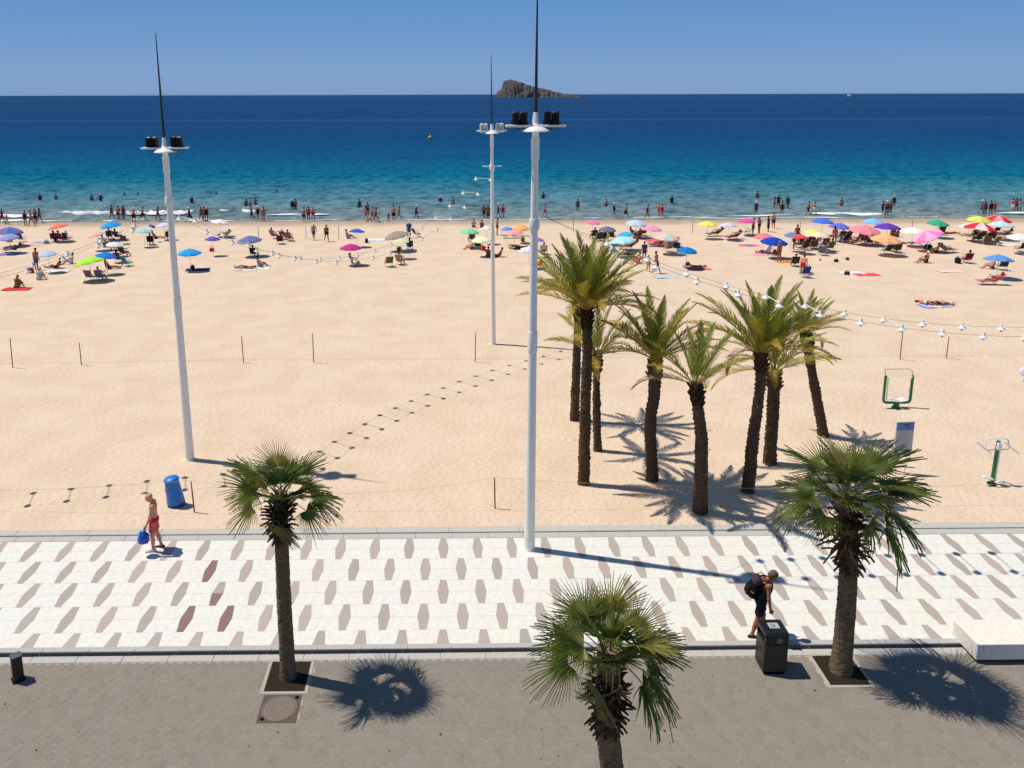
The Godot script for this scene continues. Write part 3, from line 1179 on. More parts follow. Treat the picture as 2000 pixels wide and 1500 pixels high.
# a fan leaf along +z: stalk, then pleated blades spread round its end
func fan_shape(stalk: float, blade: float, droop: float, spread: float, seeded: int) -> ArrayMesh:
	var r := RandomNumberGenerator.new()
	r.seed = seeded
	var g := Geo.new()
	var pts := []
	var p := Vector3.ZERO
	var d := Vector3.FORWARD
	for i in 9:
		var u := i / 8.0
		var a := -droop * u * u * 0.7
		d = Vector3(0, sin(a), cos(a))
		pts.append(p)
		p += d * stalk / 8.0
	p = pts[-1]
	g.col = Color(1.5, 1.35, 1.0)
	g.tube(pts, [0.022, 0.018, 0.015, 0.013, 0.012, 0.012, 0.011, 0.011, 0.010], 5)
	var up := Vector3(0, d.z, -d.y)
	var n := 36
	for i in n:
		var f := (i + 0.5) / n * 2.0 - 1.0
		var a := f * spread
		var l := blade * (0.62 + 0.38 * cos(a * 0.62)) * r.randf_range(0.88, 1.06)
		var out := d * cos(a) + Vector3.RIGHT * sin(a)
		var across := (-d * sin(a) + Vector3.RIGHT * cos(a))
		var t := r.randf_range(0.7, 1.2)
		g.col = Color(t * r.randf_range(0.95, 1.15), t, t * r.randf_range(0.85, 1.05))
		var fold := up * 0.020
		var prev_l := p
		var prev_m := p
		var prev_r := p
		var bend := r.randf_range(0.10, 0.65) * droop + r.randf_range(0.0, 0.16)
		var lean := up * (0.10 + 0.22 * absf(f)) 
		for s in [0.35, 0.68, 1.0]:
			var w: float = l * [0.0, 0.023, 0.012, 0.001][[0.35, 0.68, 1.0].find(s) + 1]
			var c: Vector3 = p + (out + lean * s).normalized() * l * s - Vector3.UP * l * bend * s * s * s
			var nl := c - across * w
			var nr := c + across * w
			var nm := c - fold
			if s == 0.35:
				g.tri(prev_m, nl, nm)
				g.tri(prev_m, nm, nr)
			else:
				g.quad(prev_l, nl, nm, prev_m)
				g.quad(prev_m, nm, nr, prev_r)
			prev_l = nl
			prev_m = nm
			prev_r = nr
	return g.mesh()


func aim(yaw: float, lift: float, roll := 0.0) -> Basis:   # +z turned to that heading and raised by lift
	return Basis(Vector3.UP, yaw) * Basis(Vector3.RIGHT, -lift) * Basis(Vector3.BACK, roll)


func trunk_shape(path: Array, r0: float, r1: float, ring: float, rough: float, seeded: int, flare := 0.25) -> Geo:
	var f := FastNoiseLite.new()
	f.seed = seeded
	f.frequency = 1.0
	var g := Geo.new()
	var rows := []
	var cols := []
	var c := Curve3D.new()
	for p in path:
		c.add_point(p)
	for i in range(1, path.size() - 1):
		var tn: Vector3 = (path[i + 1] - path[i - 1]) / 6.0
		c.set_point_in(i, -tn)
		c.set_point_out(i, tn)
	var long := c.get_baked_length()
	var n := int(long / (ring / 3.0))
	for j in n + 1:
		var h := long * j / n
		var at := c.sample_baked(h)
		var u := h / long
		var saw := fposmod(h / ring, 1.0)
		var row := PackedVector3Array()
		var cr := PackedColorArray()
		for i in 22:
			var a := TAU * i / 22.0
			var q := fposmod(h / ring + i * 0.5, 1.0)
			var rr := lerpf(r0, r1, u) * (1.0 + flare * exp(-h * 5.0))
			rr += rough * ((q - 0.5) * 1.2 + f.get_noise_3d(cos(a) * 4.0, h * 9.0, sin(a) * 4.0) * 1.0 + f.get_noise_3d(cos(a) * 1.5, h * 1.4, sin(a) * 1.5) * 1.0)
			row.append(at + Vector3(cos(a), 0, sin(a)) * rr)
			var t := clampf(0.9 + 0.9 * f.get_noise_3d(cos(a) * 5.0 + 9, h * 12.0, sin(a) * 5.0), 0.45, 1.6)
			cr.append(Color(t, t, t))
		rows.append(row)
		cols.append(cr)
	g.sheet(rows, true, true, cols)
	g.cap(rows[-1], Vector3.UP)
	return g


func build_palms() -> void:
	var fronds := []
	for k in 8:
		fronds.append(frond_shape(2.35, [0.35, 0.55, 0.85, 1.3][k % 4], 50 + k))
	var sets := [
		[[1122, 820], [[1128, 640]], 1.0, 22, 0.19, 0.14, 1, "tall date palm half hidden at the back left of the palm group"],
		[[1140, 945], [[1143, 800], [1147, 690], [1146, 606]], 1.03, 41, 0.20, 0.15, 2, "tallest date palm, full crown, nearest the near mast"],
		[[1168, 880], [[1165, 780], [1166, 694]], 0.9, 15, 0.155, 0.12, 3, "slender date palm with a thin crown behind the tallest one"],
		[[1275, 937], [[1270, 840], [1277, 770], [1280, 702]], 0.96, 27, 0.20, 0.20, 4, "date palm with an orange tuft in its crown, middle of the group"],
		[[1368, 1000], [[1370, 870], [1364, 800], [1359, 752]], 0.85, 16, 0.235, 0.16, 5, "short date palm with few fronds, nearest to the promenade"],
		[[1460, 960], [[1472, 850], [1484, 760], [1487, 690]], 1.04, 33, 0.21, 0.155, 6, "leaning date palm with a wide crown under the light string"],
		[[1503, 905], [[1509, 810], [1512, 725]], 0.98, 16, 0.235, 0.21, 7, "thick stubby date palm behind the leaning one, fronds drooping right"],
		[[1610, 850], [[1592, 760], [1573, 652]], 0.68, 22, 0.20, 0.17, 8, "small shaggy date palm leaning left at the right of the group"],
	]
	for s in sets:
		var foot := on_sand(s[0][0], s[0][1])
		var o := thing("date_palm", s[7], "palm tree", foot, 0, "date palms standing in the sand")
		var path := [Vector3(0, -0.15, 0)]
		if s[6] == 1:   # its crown stands behind the tallest palm
			path.append(at_z(1128, 640, foot.z) - foot)
			path.append(at_z(1127, 590, foot.z) - foot)
		else:
			for q in s[1]:
				path.append(at_z(q[0], q[1], foot.z) - foot)
		var top: Vector3 = path[-1]
		part("trunk", trunk_shape(path, s[4] * 0.88, s[5] * 0.85, 0.14, 0.042, s[6] * 7, 0.22), M.trunk, o)
		var r := RandomNumberGenerator.new()
		r.seed = 900 + s[6]
		# old leaf bases swell below the crown
		var g := Geo.new()
		var down: Vector3 = (path[-2] - path[-1]).normalized()
		for k in 46:
			var a := k * 2.39996
			var hh := 0.02 + 0.62 * k / 46.0
			var at: Vector3 = top + down * hh + Vector3(cos(a), 0, sin(a)) * s[5] * 0.8
			var out := (Vector3(cos(a), 0, sin(a)) + Vector3.UP * r.randf_range(0.9, 1.6)).normalized()
			g.tube([at, at + out * r.randf_range(0.10, 0.20)], [0.055, 0.025], 5)
		tag(part("leaf_bases", g, M.boot[s[6] % 3], o), "", "", "", "stuff")
		var nn := 0
		for k: int in s[3]:
			var u: float = float(k) / s[3]     # 0 the newest and most upright
			var yaw := k * 2.39996 + r.randf_range(-0.2, 0.2)
			var lift := lerpf(1.40, 0.12 if s[6] in [7, 3] else 0.36, pow(u, 0.9)) + r.randf_range(-0.12, 0.12)
			var kind := 0 if u < 0.45 else (1 if u < 0.74 else 2)
			if r.randf() < 0.14: kind = mini(kind + 1, 2)
			if u > 0.93 and r.randf() < 0.5: kind = 3
			var shape: Mesh = fronds[(0 if u < 0.35 else 1 if u < 0.65 else 2 if u < 0.9 else 3) + 4 * (k % 2)]
			var b := aim(yaw, lift, r.randf_range(-0.5, 0.5)).scaled(Vector3.ONE * s[2] * r.randf_range(0.86, 1.06))
			piece("frond", nn, shape, M.leaf[kind], o, top + Vector3(sin(yaw), 0, cos(yaw)) * 0.05 + Vector3.UP * 0.02, b)
			nn += 1
		if s[6] == 4:
			g = Geo.new()
			for k in 26:
				var a := k * 2.4
				g.tube([top + Vector3(0, 0, 0.10), top + Vector3(cos(a) * 0.13, 0.28 + 0.006 * k, 0.14 + sin(a) * 0.13)], [0.012, 0.02], 5)
			part("flower_tuft", g, cloth(Color(0.74, 0.50, 0.17)), o)
	build_fan_palms()


func build_fan_palms() -> void:
	var leaves := []
	for k in 8:
		leaves.append(fan_shape([0.34, 0.66, 0.74, 0.80][k % 4], [0.74, 0.78, 0.82, 0.80][k % 4], [0.2, 0.4, 0.75, 1.5][k % 4], [1.75, 1.9, 2.0, 1.7][k % 4], 70 + k))
	var ps := pits()
	var sets := [
		[ps[0], [[556, 1200], [551, 1085], [549, 962]], 0.16, 0.13, 13, 0.83, 1, "slim fan palm in a square pit on the left of the street", 0.42, [[-92, 12, 1, 2, 0.9], [-72, -4, 2, 2, 0.85], [84, 14, 1, 1, 1.0], [104, -2, 2, 1, 0.95], [66, -10, 2, 0, 0.85], [-28, -48, 3, 2, 0.75], [-50, -62, 3, 2, 0.65], [178, 8, 1, 0, 1.0], [138, 4, 1, 1, 1.0], [-142, 8, 1, 1, 1.0], [-24, 40, 0, 0, 0.9], [20, 36, 0, 1, 0.9], [56, 40, 0, 0, 0.9]]],
		[ps[1], [[1653, 1180], [1658, 1080], [1655, 962]], 0.205, 0.165, 13, 1.03, 2, "stout fan palm at the right of the street, beside the black bin", 0.45, [[-86, 16, 1, 0, 0.95], [-104, -8, 2, 1, 0.95], [-58, -12, 2, 1, 0.8], [78, 24, 1, 0, 1.08], [100, 12, 1, 1, 1.0], [82, -8, 2, 0, 1.05], [66, -26, 2, 1, 1.1], [178, 4, 1, 0, 1.0], [-148, 2, 1, 1, 1.0], [132, -6, 2, 0, 1.0], [48, -40, 2, 2, 0.75], [-30, 24, 0, 2, 0.85], [8, 30, 0, 1, 0.9], [40, 26, 0, 2, 0.85], [-60, 34, 0, 1, 0.9]]],
		[ps[2], [[1186, 1420], [1188, 1266]], 0.20, 0.185, 13, 0.85, 3, "nearest fan palm, its foot below the bottom of the picture", 0.50, [[-86, 22, 1, 1, 1.0], [-76, 4, 2, 1, 1.0], [-102, 34, 1, 0, 1.0], [-60, -36, 3, 2, 0.7], [86, 26, 1, 0, 1.0], [98, 6, 1, 0, 1.05], [74, -14, 2, 1, 1.05], [64, -26, 2, 0, 1.0], [112, -8, 2, 0, 1.0], [178, 4, 1, 0, 1.0], [-150, 6, 1, 1, 1.0], [146, -4, 2, 0, 1.0], [2, -82, 3, 3, 0.85], [-14, -86, 3, 2, 0.75], [20, -80, 3, 3, 0.7], [-34, 30, 0, 0, 0.9], [30, 34, 0, 1, 0.9], [0, 44, 0, 0, 0.95]]],
	]
	for s in sets:
		var foot: Vector3 = s[0]
		var o := thing("fan_palm", s[7], "palm tree", foot, 0, "fan palms along the street")
		var path := [Vector3(0, -0.05, 0)]
		for q in s[1]:
			path.append(at_z(q[0], q[1], foot.z) - foot)
		var top: Vector3 = path[-1]
		part("trunk", trunk_shape(path, s[2], s[3], 0.075, 0.016, s[6] * 13, 0.22), M.trunk_fan, o)
		var r := RandomNumberGenerator.new()
		r.seed = 400 + s[6]
		# split leaf bases and torn stalks below the crown
		var down: Vector3 = (path[-2] - path[-1]).normalized()
		var nb := 0
		for k in 120:
			var a := k * 2.39996
			var v := k / 120.0
			var span: Array = [[0.12, 1.04], [0.32, 1.72], [0.42, 1.55]][s[6] - 1]
			var hh: float = lerpf(span[0], span[1], v)
			var g := Geo.new()
			var at: Vector3 = top + down * hh + Vector3(cos(a), 0, sin(a)) * s[3] * 0.9
			var rise := r.randf_range(0.1, 1.3) if s[6] == 1 else r.randf_range(-0.9, 0.9)
			if v > 0.7:
				rise = r.randf_range(-1.4, 0.1)
			var out := (Vector3(cos(a), 0, sin(a)) + Vector3.UP * rise).normalized()
			var side := out.cross(Vector3.UP).normalized() * r.randf_range(0.035, 0.075)
			var l: float = r.randf_range(0.20, 0.40) * [0.95, 1.3, 0.85][s[6] - 1] * sin(PI * clampf(0.25 + 0.65 * v, 0, 1))
			var sag := Vector3.DOWN * l * r.randf_range(0.0, 0.45)
			var bulge := out.cross(side).normalized() * 0.022
			var rows := []
			for q in 4:
				var u := q / 3.0
				var cc := at + out * l * u + sag * u * u
				var w := side * (1.0 - 0.72 * u)
				rows.append(PackedVector3Array([cc - w, cc + bulge, cc + w, cc - bulge]))
			g.sheet(rows, true)
			piece("leaf_base", nb, g.mesh(), M.boot[(0 if r.randf() < 0.5 else 1) if r.randf() < 0.88 else 2], o)
			nb += 1
		var nn := 0
		for k: int in s[4]:      # the upper, spreading leaves
			var u: float = float(k) / s[4]
			var yaw := k * 2.39996 + r.randf_range(-0.35, 0.35)
			var lift: float = lerpf(1.45, s[8], pow(u, 0.9)) + r.randf_range(-0.16, 0.16)
			if cos(yaw) > 0.3 and lift < 0.55:
				lift += 0.35
			var kind := 0 if u < 0.5 else 1
			if r.randf() < 0.22: kind = 2
			var idx := (0 if u < 0.2 else 1) + 4 * (k % 2)
			var b := aim(yaw, lift, r.randf_range(-0.7, 0.7)).scaled(Vector3.ONE * s[5] * r.randf_range(0.72, 1.12))
			piece("fan_leaf", nn, leaves[idx], M.fan[kind], o, top + Vector3(sin(yaw), 0, cos(yaw)) * 0.06 + Vector3.DOWN * 0.10 * u, b)
			nn += 1
		for q in s[9]:           # older leaves at the sides: heading, lift, shape, colour, size
			var yaw := deg_to_rad(q[0])
			var b := aim(yaw, deg_to_rad(q[1]), r.randf_range(-0.35, 0.35)).scaled(Vector3.ONE * s[5] * q[4])
			piece("fan_leaf", nn, leaves[q[2] + 4 * (nn % 2)], M.fan[q[3]], o, top + Vector3(sin(yaw), 0, cos(yaw)) * (0.34 if q[1] < -70 else 0.08) + Vector3.DOWN * 0.13, b)
			nn += 1


# ---------------------------------------------------------------- street furniture
func build_street_things() -> void:
	var ps := pits()
	var labels := ["pale stone frame and bare soil round the left street palm", "pale stone frame and bare soil round the right street palm", "pale stone frame and bare soil round the nearest street palm"]
	for k in 3:
		var o := thing("tree_pit", labels[k], "tree pit", ps[k], 0, "square tree pits in the street paving")
		var w := 0.42
		var l := 0.46
		for q in [[Vector3(0, 0, -l - 0.035), Vector3(2 * w + 0.16, 0.06, 0.075)], [Vector3(0, 0, l + 0.035), Vector3(2 * w + 0.16, 0.06, 0.075)], [Vector3(-w - 0.037, 0, 0), Vector3(0.075, 0.06, 2 * l - 0.01)], [Vector3(w + 0.037, 0, 0), Vector3(0.075, 0.06, 2 * l - 0.01)]]:
			var g := Geo.new()
			g.box(q[0] + Vector3(0, -0.018, 0), q[1], 0.008)
			part("frame_stone", g, M.pit_frame, o)
		var f := FastNoiseLite.new()
		f.seed = 60 + k
		f.frequency = 5.0
		var rows := []
		for j in 17:
			var row := PackedVector3Array()
			for i in 17:
				var x := (i / 8.0 - 1.0) * (w + 0.03)
				var z := (j / 8.0 - 1.0) * (l + 0.03)
				row.append(Vector3(x, 0.004 + f.get_noise_2d(x, z) * 0.014, z))
			rows.append(row)
		var g := Geo.new()
		g.sheet(rows, false, false)
		if g.n[5].y < 0:
			for i in g.n.size(): g.n[i] = -g.n[i]
			g.t.reverse()
		tag(part("soil", g, M.soil, o), "", "", "", "stuff")
	# manhole cover
	var at := manhole_at()
	var o := thing("manhole_cover", "square brown iron manhole cover below the left tree pit", "manhole cover", at)
	var g := Geo.new()
	g.box(Vector3(0, -0.02, 0), Vector3(0.79, 0.05, 0.79), 0.006)
	part("frame", g, M.iron, o)
	g = Geo.new()
	g.lathe([[0.345, 0.004], [0.345, 0.013], [0.325, 0.013], [0.325, 0.004]], 40, Vector3.ZERO, false)
	part("ring", g, M.iron_pale, o)
	g = Geo.new()
	g.lathe([[0.315, 0.0], [0.315, 0.009], [0.30, 0.0115]], 40)
	for i in range(-7, 8):
		for j in range(-7, 8):
			if Vector2(i, j).length() < 7.1 and Vector2(i, j).length() > 1.2:
				g.box(Vector3(i * 0.04, 0.013, j * 0.04), Vector3(0.024, 0.008, 0.010), 0.0, Basis(Vector3.UP, 0.78 if (i + j) % 2 else -0.78))
	part("lid", g, M.iron_pale, o)
	for q in [Vector3(0.30, 0.008, -0.30), Vector3(-0.29, 0.008, 0.29)]:
		g = Geo.new()
		g.lathe([[0.045, -0.004], [0.045, 0.001], [0.0, 0.001]], 12, q)
		part("lifting_hole", g, M.deep_black, o)
	g = Geo.new()
	for i in range(-9, 10):
		for s in [-1, 1]:
			for axis in 2:
				var p := Vector3(i * 0.04, 0.008, s * 0.362)
				if axis: p = Vector3(p.z, p.y, p.x)
				if Vector2(p.x, p.z).length() < 0.50 and Vector2(p.x, p.z).length() > 0.352:
					g.box(p, Vector3(0.022, 0.010, 0.010), 0.0, Basis(Vector3.UP, 0.8))
	part("tread_studs", g, M.iron_pale, o)
	# black litter bin
	var corner := on_level(1490, 1319, STREET)
	var corner2 := on_level(1535.5, 1318, STREET)
	var w := corner2.x - corner.x
	var bin := thing("litter_bin", "square black metal litter bin beside the right fan palm", "litter bin", Vector3(corner.x + w / 2, STREET, corner.z - w / 2))
	var h := up_at(corner, 1492, 1237)
	g = Geo.new()
	g.box(Vector3(0, 0.03, 0), Vector3(w - 0.05, 0.06, w - 0.05), 0.01)
	part("plinth", g, M.deep_black, bin)
	g = Geo.new()
	var hb := h - 0.26
	g.box(Vector3(0, 0.06 + (hb - 0.06) / 2, 0), Vector3(w, hb - 0.06, w), 0.02)
	part("body", g, M.black_metal, bin)
	for sx in [-1, 1]:
		for sz in [-1, 1]:
			g = Geo.new()
			g.box(Vector3(sx * (w / 2 - 0.03), hb + 0.075, sz * (w / 2 - 0.03)), Vector3(0.06, 0.148, 0.06), 0.012)
			part("corner_post", g, M.black_metal, bin)
	g = Geo.new()
	g.box(Vector3(0, hb + 0.074, 0), Vector3(w - 0.13, 0.146, w - 0.13), 0.0)
	part("liner", g, M.deep_black, bin)
	g = Geo.new()
	g.box(Vector3(0, hb + 0.075, w / 2 - 0.02), Vector3(w - 0.13, 0.148, 0.02), 0.004)
	part("front_flap", g, M.black_metal, bin)
	g = Geo.new()
	g.box(Vector3(0.06, hb + 0.08, w / 2 - 0.008), Vector3(0.11, 0.12, 0.004), 0.0, Basis(Vector3.FORWARD, 0.5))
	part("flap_label", g, paint(Color(0.42, 0.43, 0.44), 0.5), bin)
	g = Geo.new()
	g.box(Vector3(0, h - 0.055, 0), Vector3(w + 0.015, 0.11, w + 0.015), 0.028)
	var lid := part("lid", g, M.black_metal, bin)
	g = Geo.new()
	g.box(Vector3(0.01, h + 0.003, -0.02), Vector3(0.22, 0.006, 0.19), 0.002)
	part("top_plate", g, M.plate, lid)
	g = Geo.new()   # the mark on the plate: a dark bin outline with a letter-like stroke
	var my := h + 0.008
	g.box(Vector3(-0.035, my, -0.02), Vector3(0.012, 0.003, 0.10))
	g.box(Vector3(0.0, my, -0.066), Vector3(0.058, 0.003, 0.012))
	g.box(Vector3(0.0, my, 0.026), Vector3(0.058, 0.003, 0.012))
	g.box(Vector3(0.04, my, -0.01), Vector3(0.012, 0.003, 0.075), 0.0, Basis(Vector3.UP, 0.35))
	g.box(Vector3(0.012, my + 0.001, -0.015), Vector3(0.014, 0.003, 0.06), 0.0, Basis(Vector3.UP, -0.5))
	part("plate_mark", g, paint(Color(0.22, 0.23, 0.24), 0.6), lid)
	# bollard at the left edge
	at = on_level(36, 1327, STREET)
	var bo := thing("bollard", "short square black bollard at the left edge of the street", "bollard", at, 38)
	var bh := up_at(at, 34, 1278)
	g = Geo.new()
	g.box(Vector3(0, bh / 2 - 0.01, 0), Vector3(0.20, bh - 0.02, 0.20), 0.006)
	part("post", g, M.black_metal, bo)
	g = Geo.new()
	g.box(Vector3(0, bh - 0.010, 0), Vector3(0.206, 0.016, 0.206), 0.004)
	part("cap", g, paint(Color(0.30, 0.31, 0.32), 0.5, 0.5), bo)
	g = Geo.new()
	g.box(Vector3(0, 0.006, 0), Vector3(0.25, 0.014, 0.25), 0.004)
	part("base_plate", g, M.deep_black, bo)
	# long stone bench at the right edge
	var b0 := on_level(1905, 1296, STREET)
	var b1 := on_level(1877, 1262, STREET + 0.08)
	var deep := 0.86
	var bench := thing("stone_bench", "long cream stone bench block at the right edge of the street", "bench", Vector3(b0.x, STREET, b0.z))
	g = Geo.new()
	g.box(Vector3(1.5, 0.04, -deep / 2), Vector3(2.8, 0.08, deep - 0.2), 0.0)
	part("recessed_foot", g, M.deep_black, bench)
	g = Geo.new()
	g.box(Vector3(1.5, 0.08 + 0.19, -deep / 2), Vector3(3.0, 0.38, deep), 0.012)
	part("seat_block", g, M.bench, bench)
	# blue beach bin
	at = on_sand(345, 986)
	var bb := thing("beach_bin", "tapered blue plastic beach bin leaning left near the walking man", "litter bin", at)
	var bl := at_z(334, 934, at.z) - at
	bb.basis = Basis(Quaternion(Vector3.UP, bl.normalized()))
	var hh := bl.length()
	g = Geo.new()
	g.lathe([[0.25, -0.03], [0.262, 0.02], [0.262, 0.07], [0.25, 0.09]], 26)
	part("base_ring", g, M.bin_dark, bb)
	g = Geo.new()
	g.lathe([[0.25, 0.08], [0.262, 0.12], [0.245, 0.30], [0.215, hh - 0.20], [0.21, hh - 0.17]], 28)
	part("body", g, M.bin_blue, bb)
	g = Geo.new()
	g.lathe([[0.18, hh - 0.2], [0.18, hh - 0.06]], 24)
	part("mouth", g, M.deep_black, bb)
	g = Geo.new()
	for a in 28:
		var t0 := TAU * a / 28.0
		var facing := absf(wrapf(t0 - deg_to_rad(138), -PI, PI))
		if facing < 0.6:
			continue
		var t1 := TAU * (a + 1) / 28.0
		g.quad(Vector3(cos(t1) * 0.21, hh - 0.175, sin(t1) * 0.21), Vector3(cos(t0) * 0.21, hh - 0.175, sin(t0) * 0.21), Vector3(cos(t0) * 0.212, hh - 0.07, sin(t0) * 0.212), Vector3(cos(t1) * 0.212, hh - 0.07, sin(t1) * 0.212))
	part("hood", g, M.bin_blue, bb)
	g = Geo.new()
	g.lathe([[0.222, hh - 0.075], [0.228, hh - 0.05], [0.222, hh - 0.015], [0.19, hh + 0.02], [0.12, hh + 0.045], [0.0, hh + 0.055]], 28, Vector3.ZERO, false)
	part("lid", g, M.bin_blue, bb)
	g = Geo.new()
	var rr := []
	for j in 7:
		var y := lerpf(0.52, hh - 0.27, j / 6.0)
		var rad := lerpf(0.235, 0.219, (y - 0.42) / 0.4) + 0.0045
		var row := PackedVector3Array()
		for i in 7:
			var a := deg_to_rad(lerpf(112, 156, i / 6.0))
			row.append(Vector3(cos(a) * rad, y, sin(a) * rad))
		rr.append(row)
	g.sheet(rr, false, false)
	part("red_sticker", g, M.sticker, bb)
	# beach information board
	at = on_sand(1758, 925)
	var sg := thing("information_board", "grey information board on two posts behind the right fan palm", "sign", at, 4)
	var y0 := up_at(at, 1762, 889)
	var y1 := up_at(at, 1763, 822)
	var sw := 0.62
	for s in [-0.17, 0.17]:
		g = Geo.new()
		g.tube([Vector3(s, -0.1, -0.04), Vector3(s, y1 - 0.1, -0.04)], [0.022], 8)
		part("post", g, M.gym_white, sg)
	g = Geo.new()
	g.box(Vector3(0, (y0 + y1) / 2, 0), Vector3(sw, y1 - y0, 0.035), 0.012)
	part("panel", g, paint(Color(0.84, 0.84, 0.84), 0.5), sg)
	g = Geo.new()
	var fw := sw / 2 - 0.03
	g.quad(Vector3(-fw, y0 + 0.03, 0.021), Vector3(fw, y0 + 0.03, 0.021), Vector3(fw, y1 - 0.03, 0.021), Vector3(-fw, y1 - 0.03, 0.021))
	var face := ArrayMesh.new()
	var arr := []
	arr.resize(Mesh.ARRAY_MAX)
	arr[Mesh.ARRAY_VERTEX] = g.v
	arr[Mesh.ARRAY_NORMAL] = g.n
	arr[Mesh.ARRAY_TEX_UV] = PackedVector2Array([Vector2(0, 1), Vector2(1, 1), Vector2(1, 0), Vector2(0, 0)])
	arr[Mesh.ARRAY_INDEX] = g.t
	face.add_surface_from_arrays(Mesh.PRIMITIVE_TRIANGLES, arr)
	var im := Image.create(256, 448, false, Image.FORMAT_RGBA8)
	im.fill(Color(0.72, 0.71, 0.72))
	im.fill_rect(Rect2i(0, 0, 256, 108), Color(0.36, 0.50, 0.66))
	im.fill_rect(Rect2i(110, 20, 70, 34), Color(0.24, 0.33, 0.44))
	im.fill_rect(Rect2i(150, 62, 60, 14), Color(0.26, 0.38, 0.52))
	for j in 19:
		im.fill_rect(Rect2i(22, 126 + j * 12, 120 + (j * 53) % 90, 4), Color(0.56, 0.55, 0.57))
	im.fill_rect(Rect2i(66, 372, 118, 20), Color(0.42, 0.42, 0.47))
	im.fill_rect(Rect2i(14, 412, 14, 16), Color(0.2, 0.2, 0.22))
	var pm := paint(Color.WHITE, 0.5)
	pm.vertex_color_use_as_albedo = false
	pm.albedo_texture = ImageTexture.create_from_image(im)
	part("print", face, pm, sg)


# ---------------------------------------------------------------- outdoor gym on the sand
func build_gym() -> void:
	var at := on_sand(1750, 796)
	var o := thing("gym_swing_seat", "green U-shaped gym machine with a white double swing, on the sand", "gym equipment", at)
	var s := Vector3(at - EYE).length() / 1618.0
	var g := Geo.new()
	g.lathe([[0.17, -0.03], [0.17, 0.03], [0.11, 0.05], [0.11, 0.19]], 16)
	part("foot", g, M.gym_green, o)
	var w := 23.0 * s
	var y0 := up_at(at, 1750, 786)
	var y1 := up_at(at, 1750, 733)
	g = Geo.new()
	g.tube([Vector3(-w, y1, 0), Vector3(-w, y0 + 0.12, 0), Vector3(-w + 0.035, y0 + 0.03, 0), Vector3(-w + 0.13, y0, 0), Vector3(w - 0.13, y0, 0), Vector3(w - 0.035, y0 + 0.03, 0), Vector3(w, y0 + 0.12, 0), Vector3(w, y1, 0)], [0.052], 10)
	part("frame", g, M.gym_green, o)
	var y2 := up_at(at, 1750, 721)
	g = Geo.new()
	g.tube([Vector3(-w, y1, 0), Vector3(-w - 0.03, y2 - 0.04, -0.06), Vector3(-w, y2, -0.08), Vector3(w - 0.12, y2, -0.08), Vector3(w - 0.02, y2 - 0.07, -0.06), Vector3(w, y1, 0)], [0.013], 6)
	part("handrail", g, M.iron_pale, o)
	for q in [-1, 1]:
		g = Geo.new()
		g.tube([Vector3(q * (w - 0.03), y1 - 0.02, 0.03), Vector3(q * (w - 0.09), y1 - 0.10, 0.03), Vector3(q * (w - 0.10), y0 + 0.12, 0.03), Vector3(q * (w - 0.14), y0 + 0.10, 0.03)], [0.022], 8)
		part("swing_arm", g, M.gym_white, o)
		g = Geo.new()
		g.box(Vector3(q * 0.16, y0 + 0.13, 0.05), Vector3(0.26, 0.05, 0.34), 0.02, Basis(Vector3.BACK, q * 0.22))
		part("foot_plate", g, M.gym_white, o)
	at = on_sand(1937, 945)
	o = thing("gym_cross_trainer", "white and green gym walker with swinging handles near the right edge", "gym equipment", at, 0)
	s = Vector3(at - EYE).length() / 1618.0
	y1 = up_at(at, 1941, 862)
	g = Geo.new()
	g.lathe([[0.14, -0.03], [0.14, 0.025], [0.07, 0.05]], 14)
	part("foot", g, M.deep_black, o)
	g = Geo.new()
	g.tube([Vector3(0, 0.02, 0), Vector3(0.04, y1, 0)], [0.062], 10)
	part("post", g, M.gym_green, o)
	g = Geo.new()
	g.tube([Vector3(0.055, 0.12, 0.03), Vector3(0.09, y1 - 0.08, 0.03)], [0.036], 8)
	g.box(Vector3(0.05, y1 - 0.12, 0.04), Vector3(0.14, 0.24, 0.09), 0.02)
	part("cover", g, M.gym_white, o)
	g = Geo.new()
	g.lathe([[0.062, y1 - 0.04], [0.065, y1], [0.05, y1 + 0.04]], 10, Vector3(0.04, 0, 0))
	part("cap", g, M.gym_green, o)
	g = Geo.new()
	var hy := y1 + 0.06
	g.tube([Vector3(-0.36, hy - 0.30, 0), Vector3(-0.33, hy, -0.05), Vector3(-0.26, hy + 0.03, -0.05), Vector3(0.30, hy + 0.03, -0.05), Vector3(0.37, hy - 0.01, -0.05), Vector3(0.40, hy - 0.28, 0), Vector3(0.34, hy - 0.31, 0), Vector3(-0.30, hy - 0.33, 0)], [0.02], 8)
	part("handrail", g, M.gym_white, o)
	for q in [[-0.44, -0.30], [0.42, -0.28]]:
		g = Geo.new()
		g.tube([Vector3(q[0] - 0.26, hy - 0.02, 0.05), Vector3(q[0] + 0.26, hy - 0.42, 0.05)], [0.022], 8)
		part("handle", g, M.gym_white, o)
	for q in [[-0.22, 0.26, 0.12], [0.26, 0.10, 0.18], [0.42, 0.06, 0.12]]:
		g = Geo.new()
		g.box(Vector3(q[0], q[1], q[2]), Vector3(0.34, 0.05, 0.13), 0.02, Basis(Vector3.BACK, -0.3))
		part("foot_plate", g, M.gym_white, o)
	at = on_sand(2012, 770)
	o = thing("gym_arm_wheel", "white curved gym machine cut off by the right edge", "gym equipment", at)
	g = Geo.new()
	g.tube([Vector3(0.1, 0, 0), Vector3(0.1, 1.3, 0)], [0.06], 10)
	part("post", g, M.gym_green, o)
	g = Geo.new()
	g.tube([Vector3(0.1, 0.55, 0), Vector3(-0.18, 0.50, 0.02), Vector3(-0.36, 0.58, 0.03), Vector3(-0.40, 0.66, 0.03)], [0.055], 10)
	part("seat_arm", g, M.gym_white, o)
	g = Geo.new()
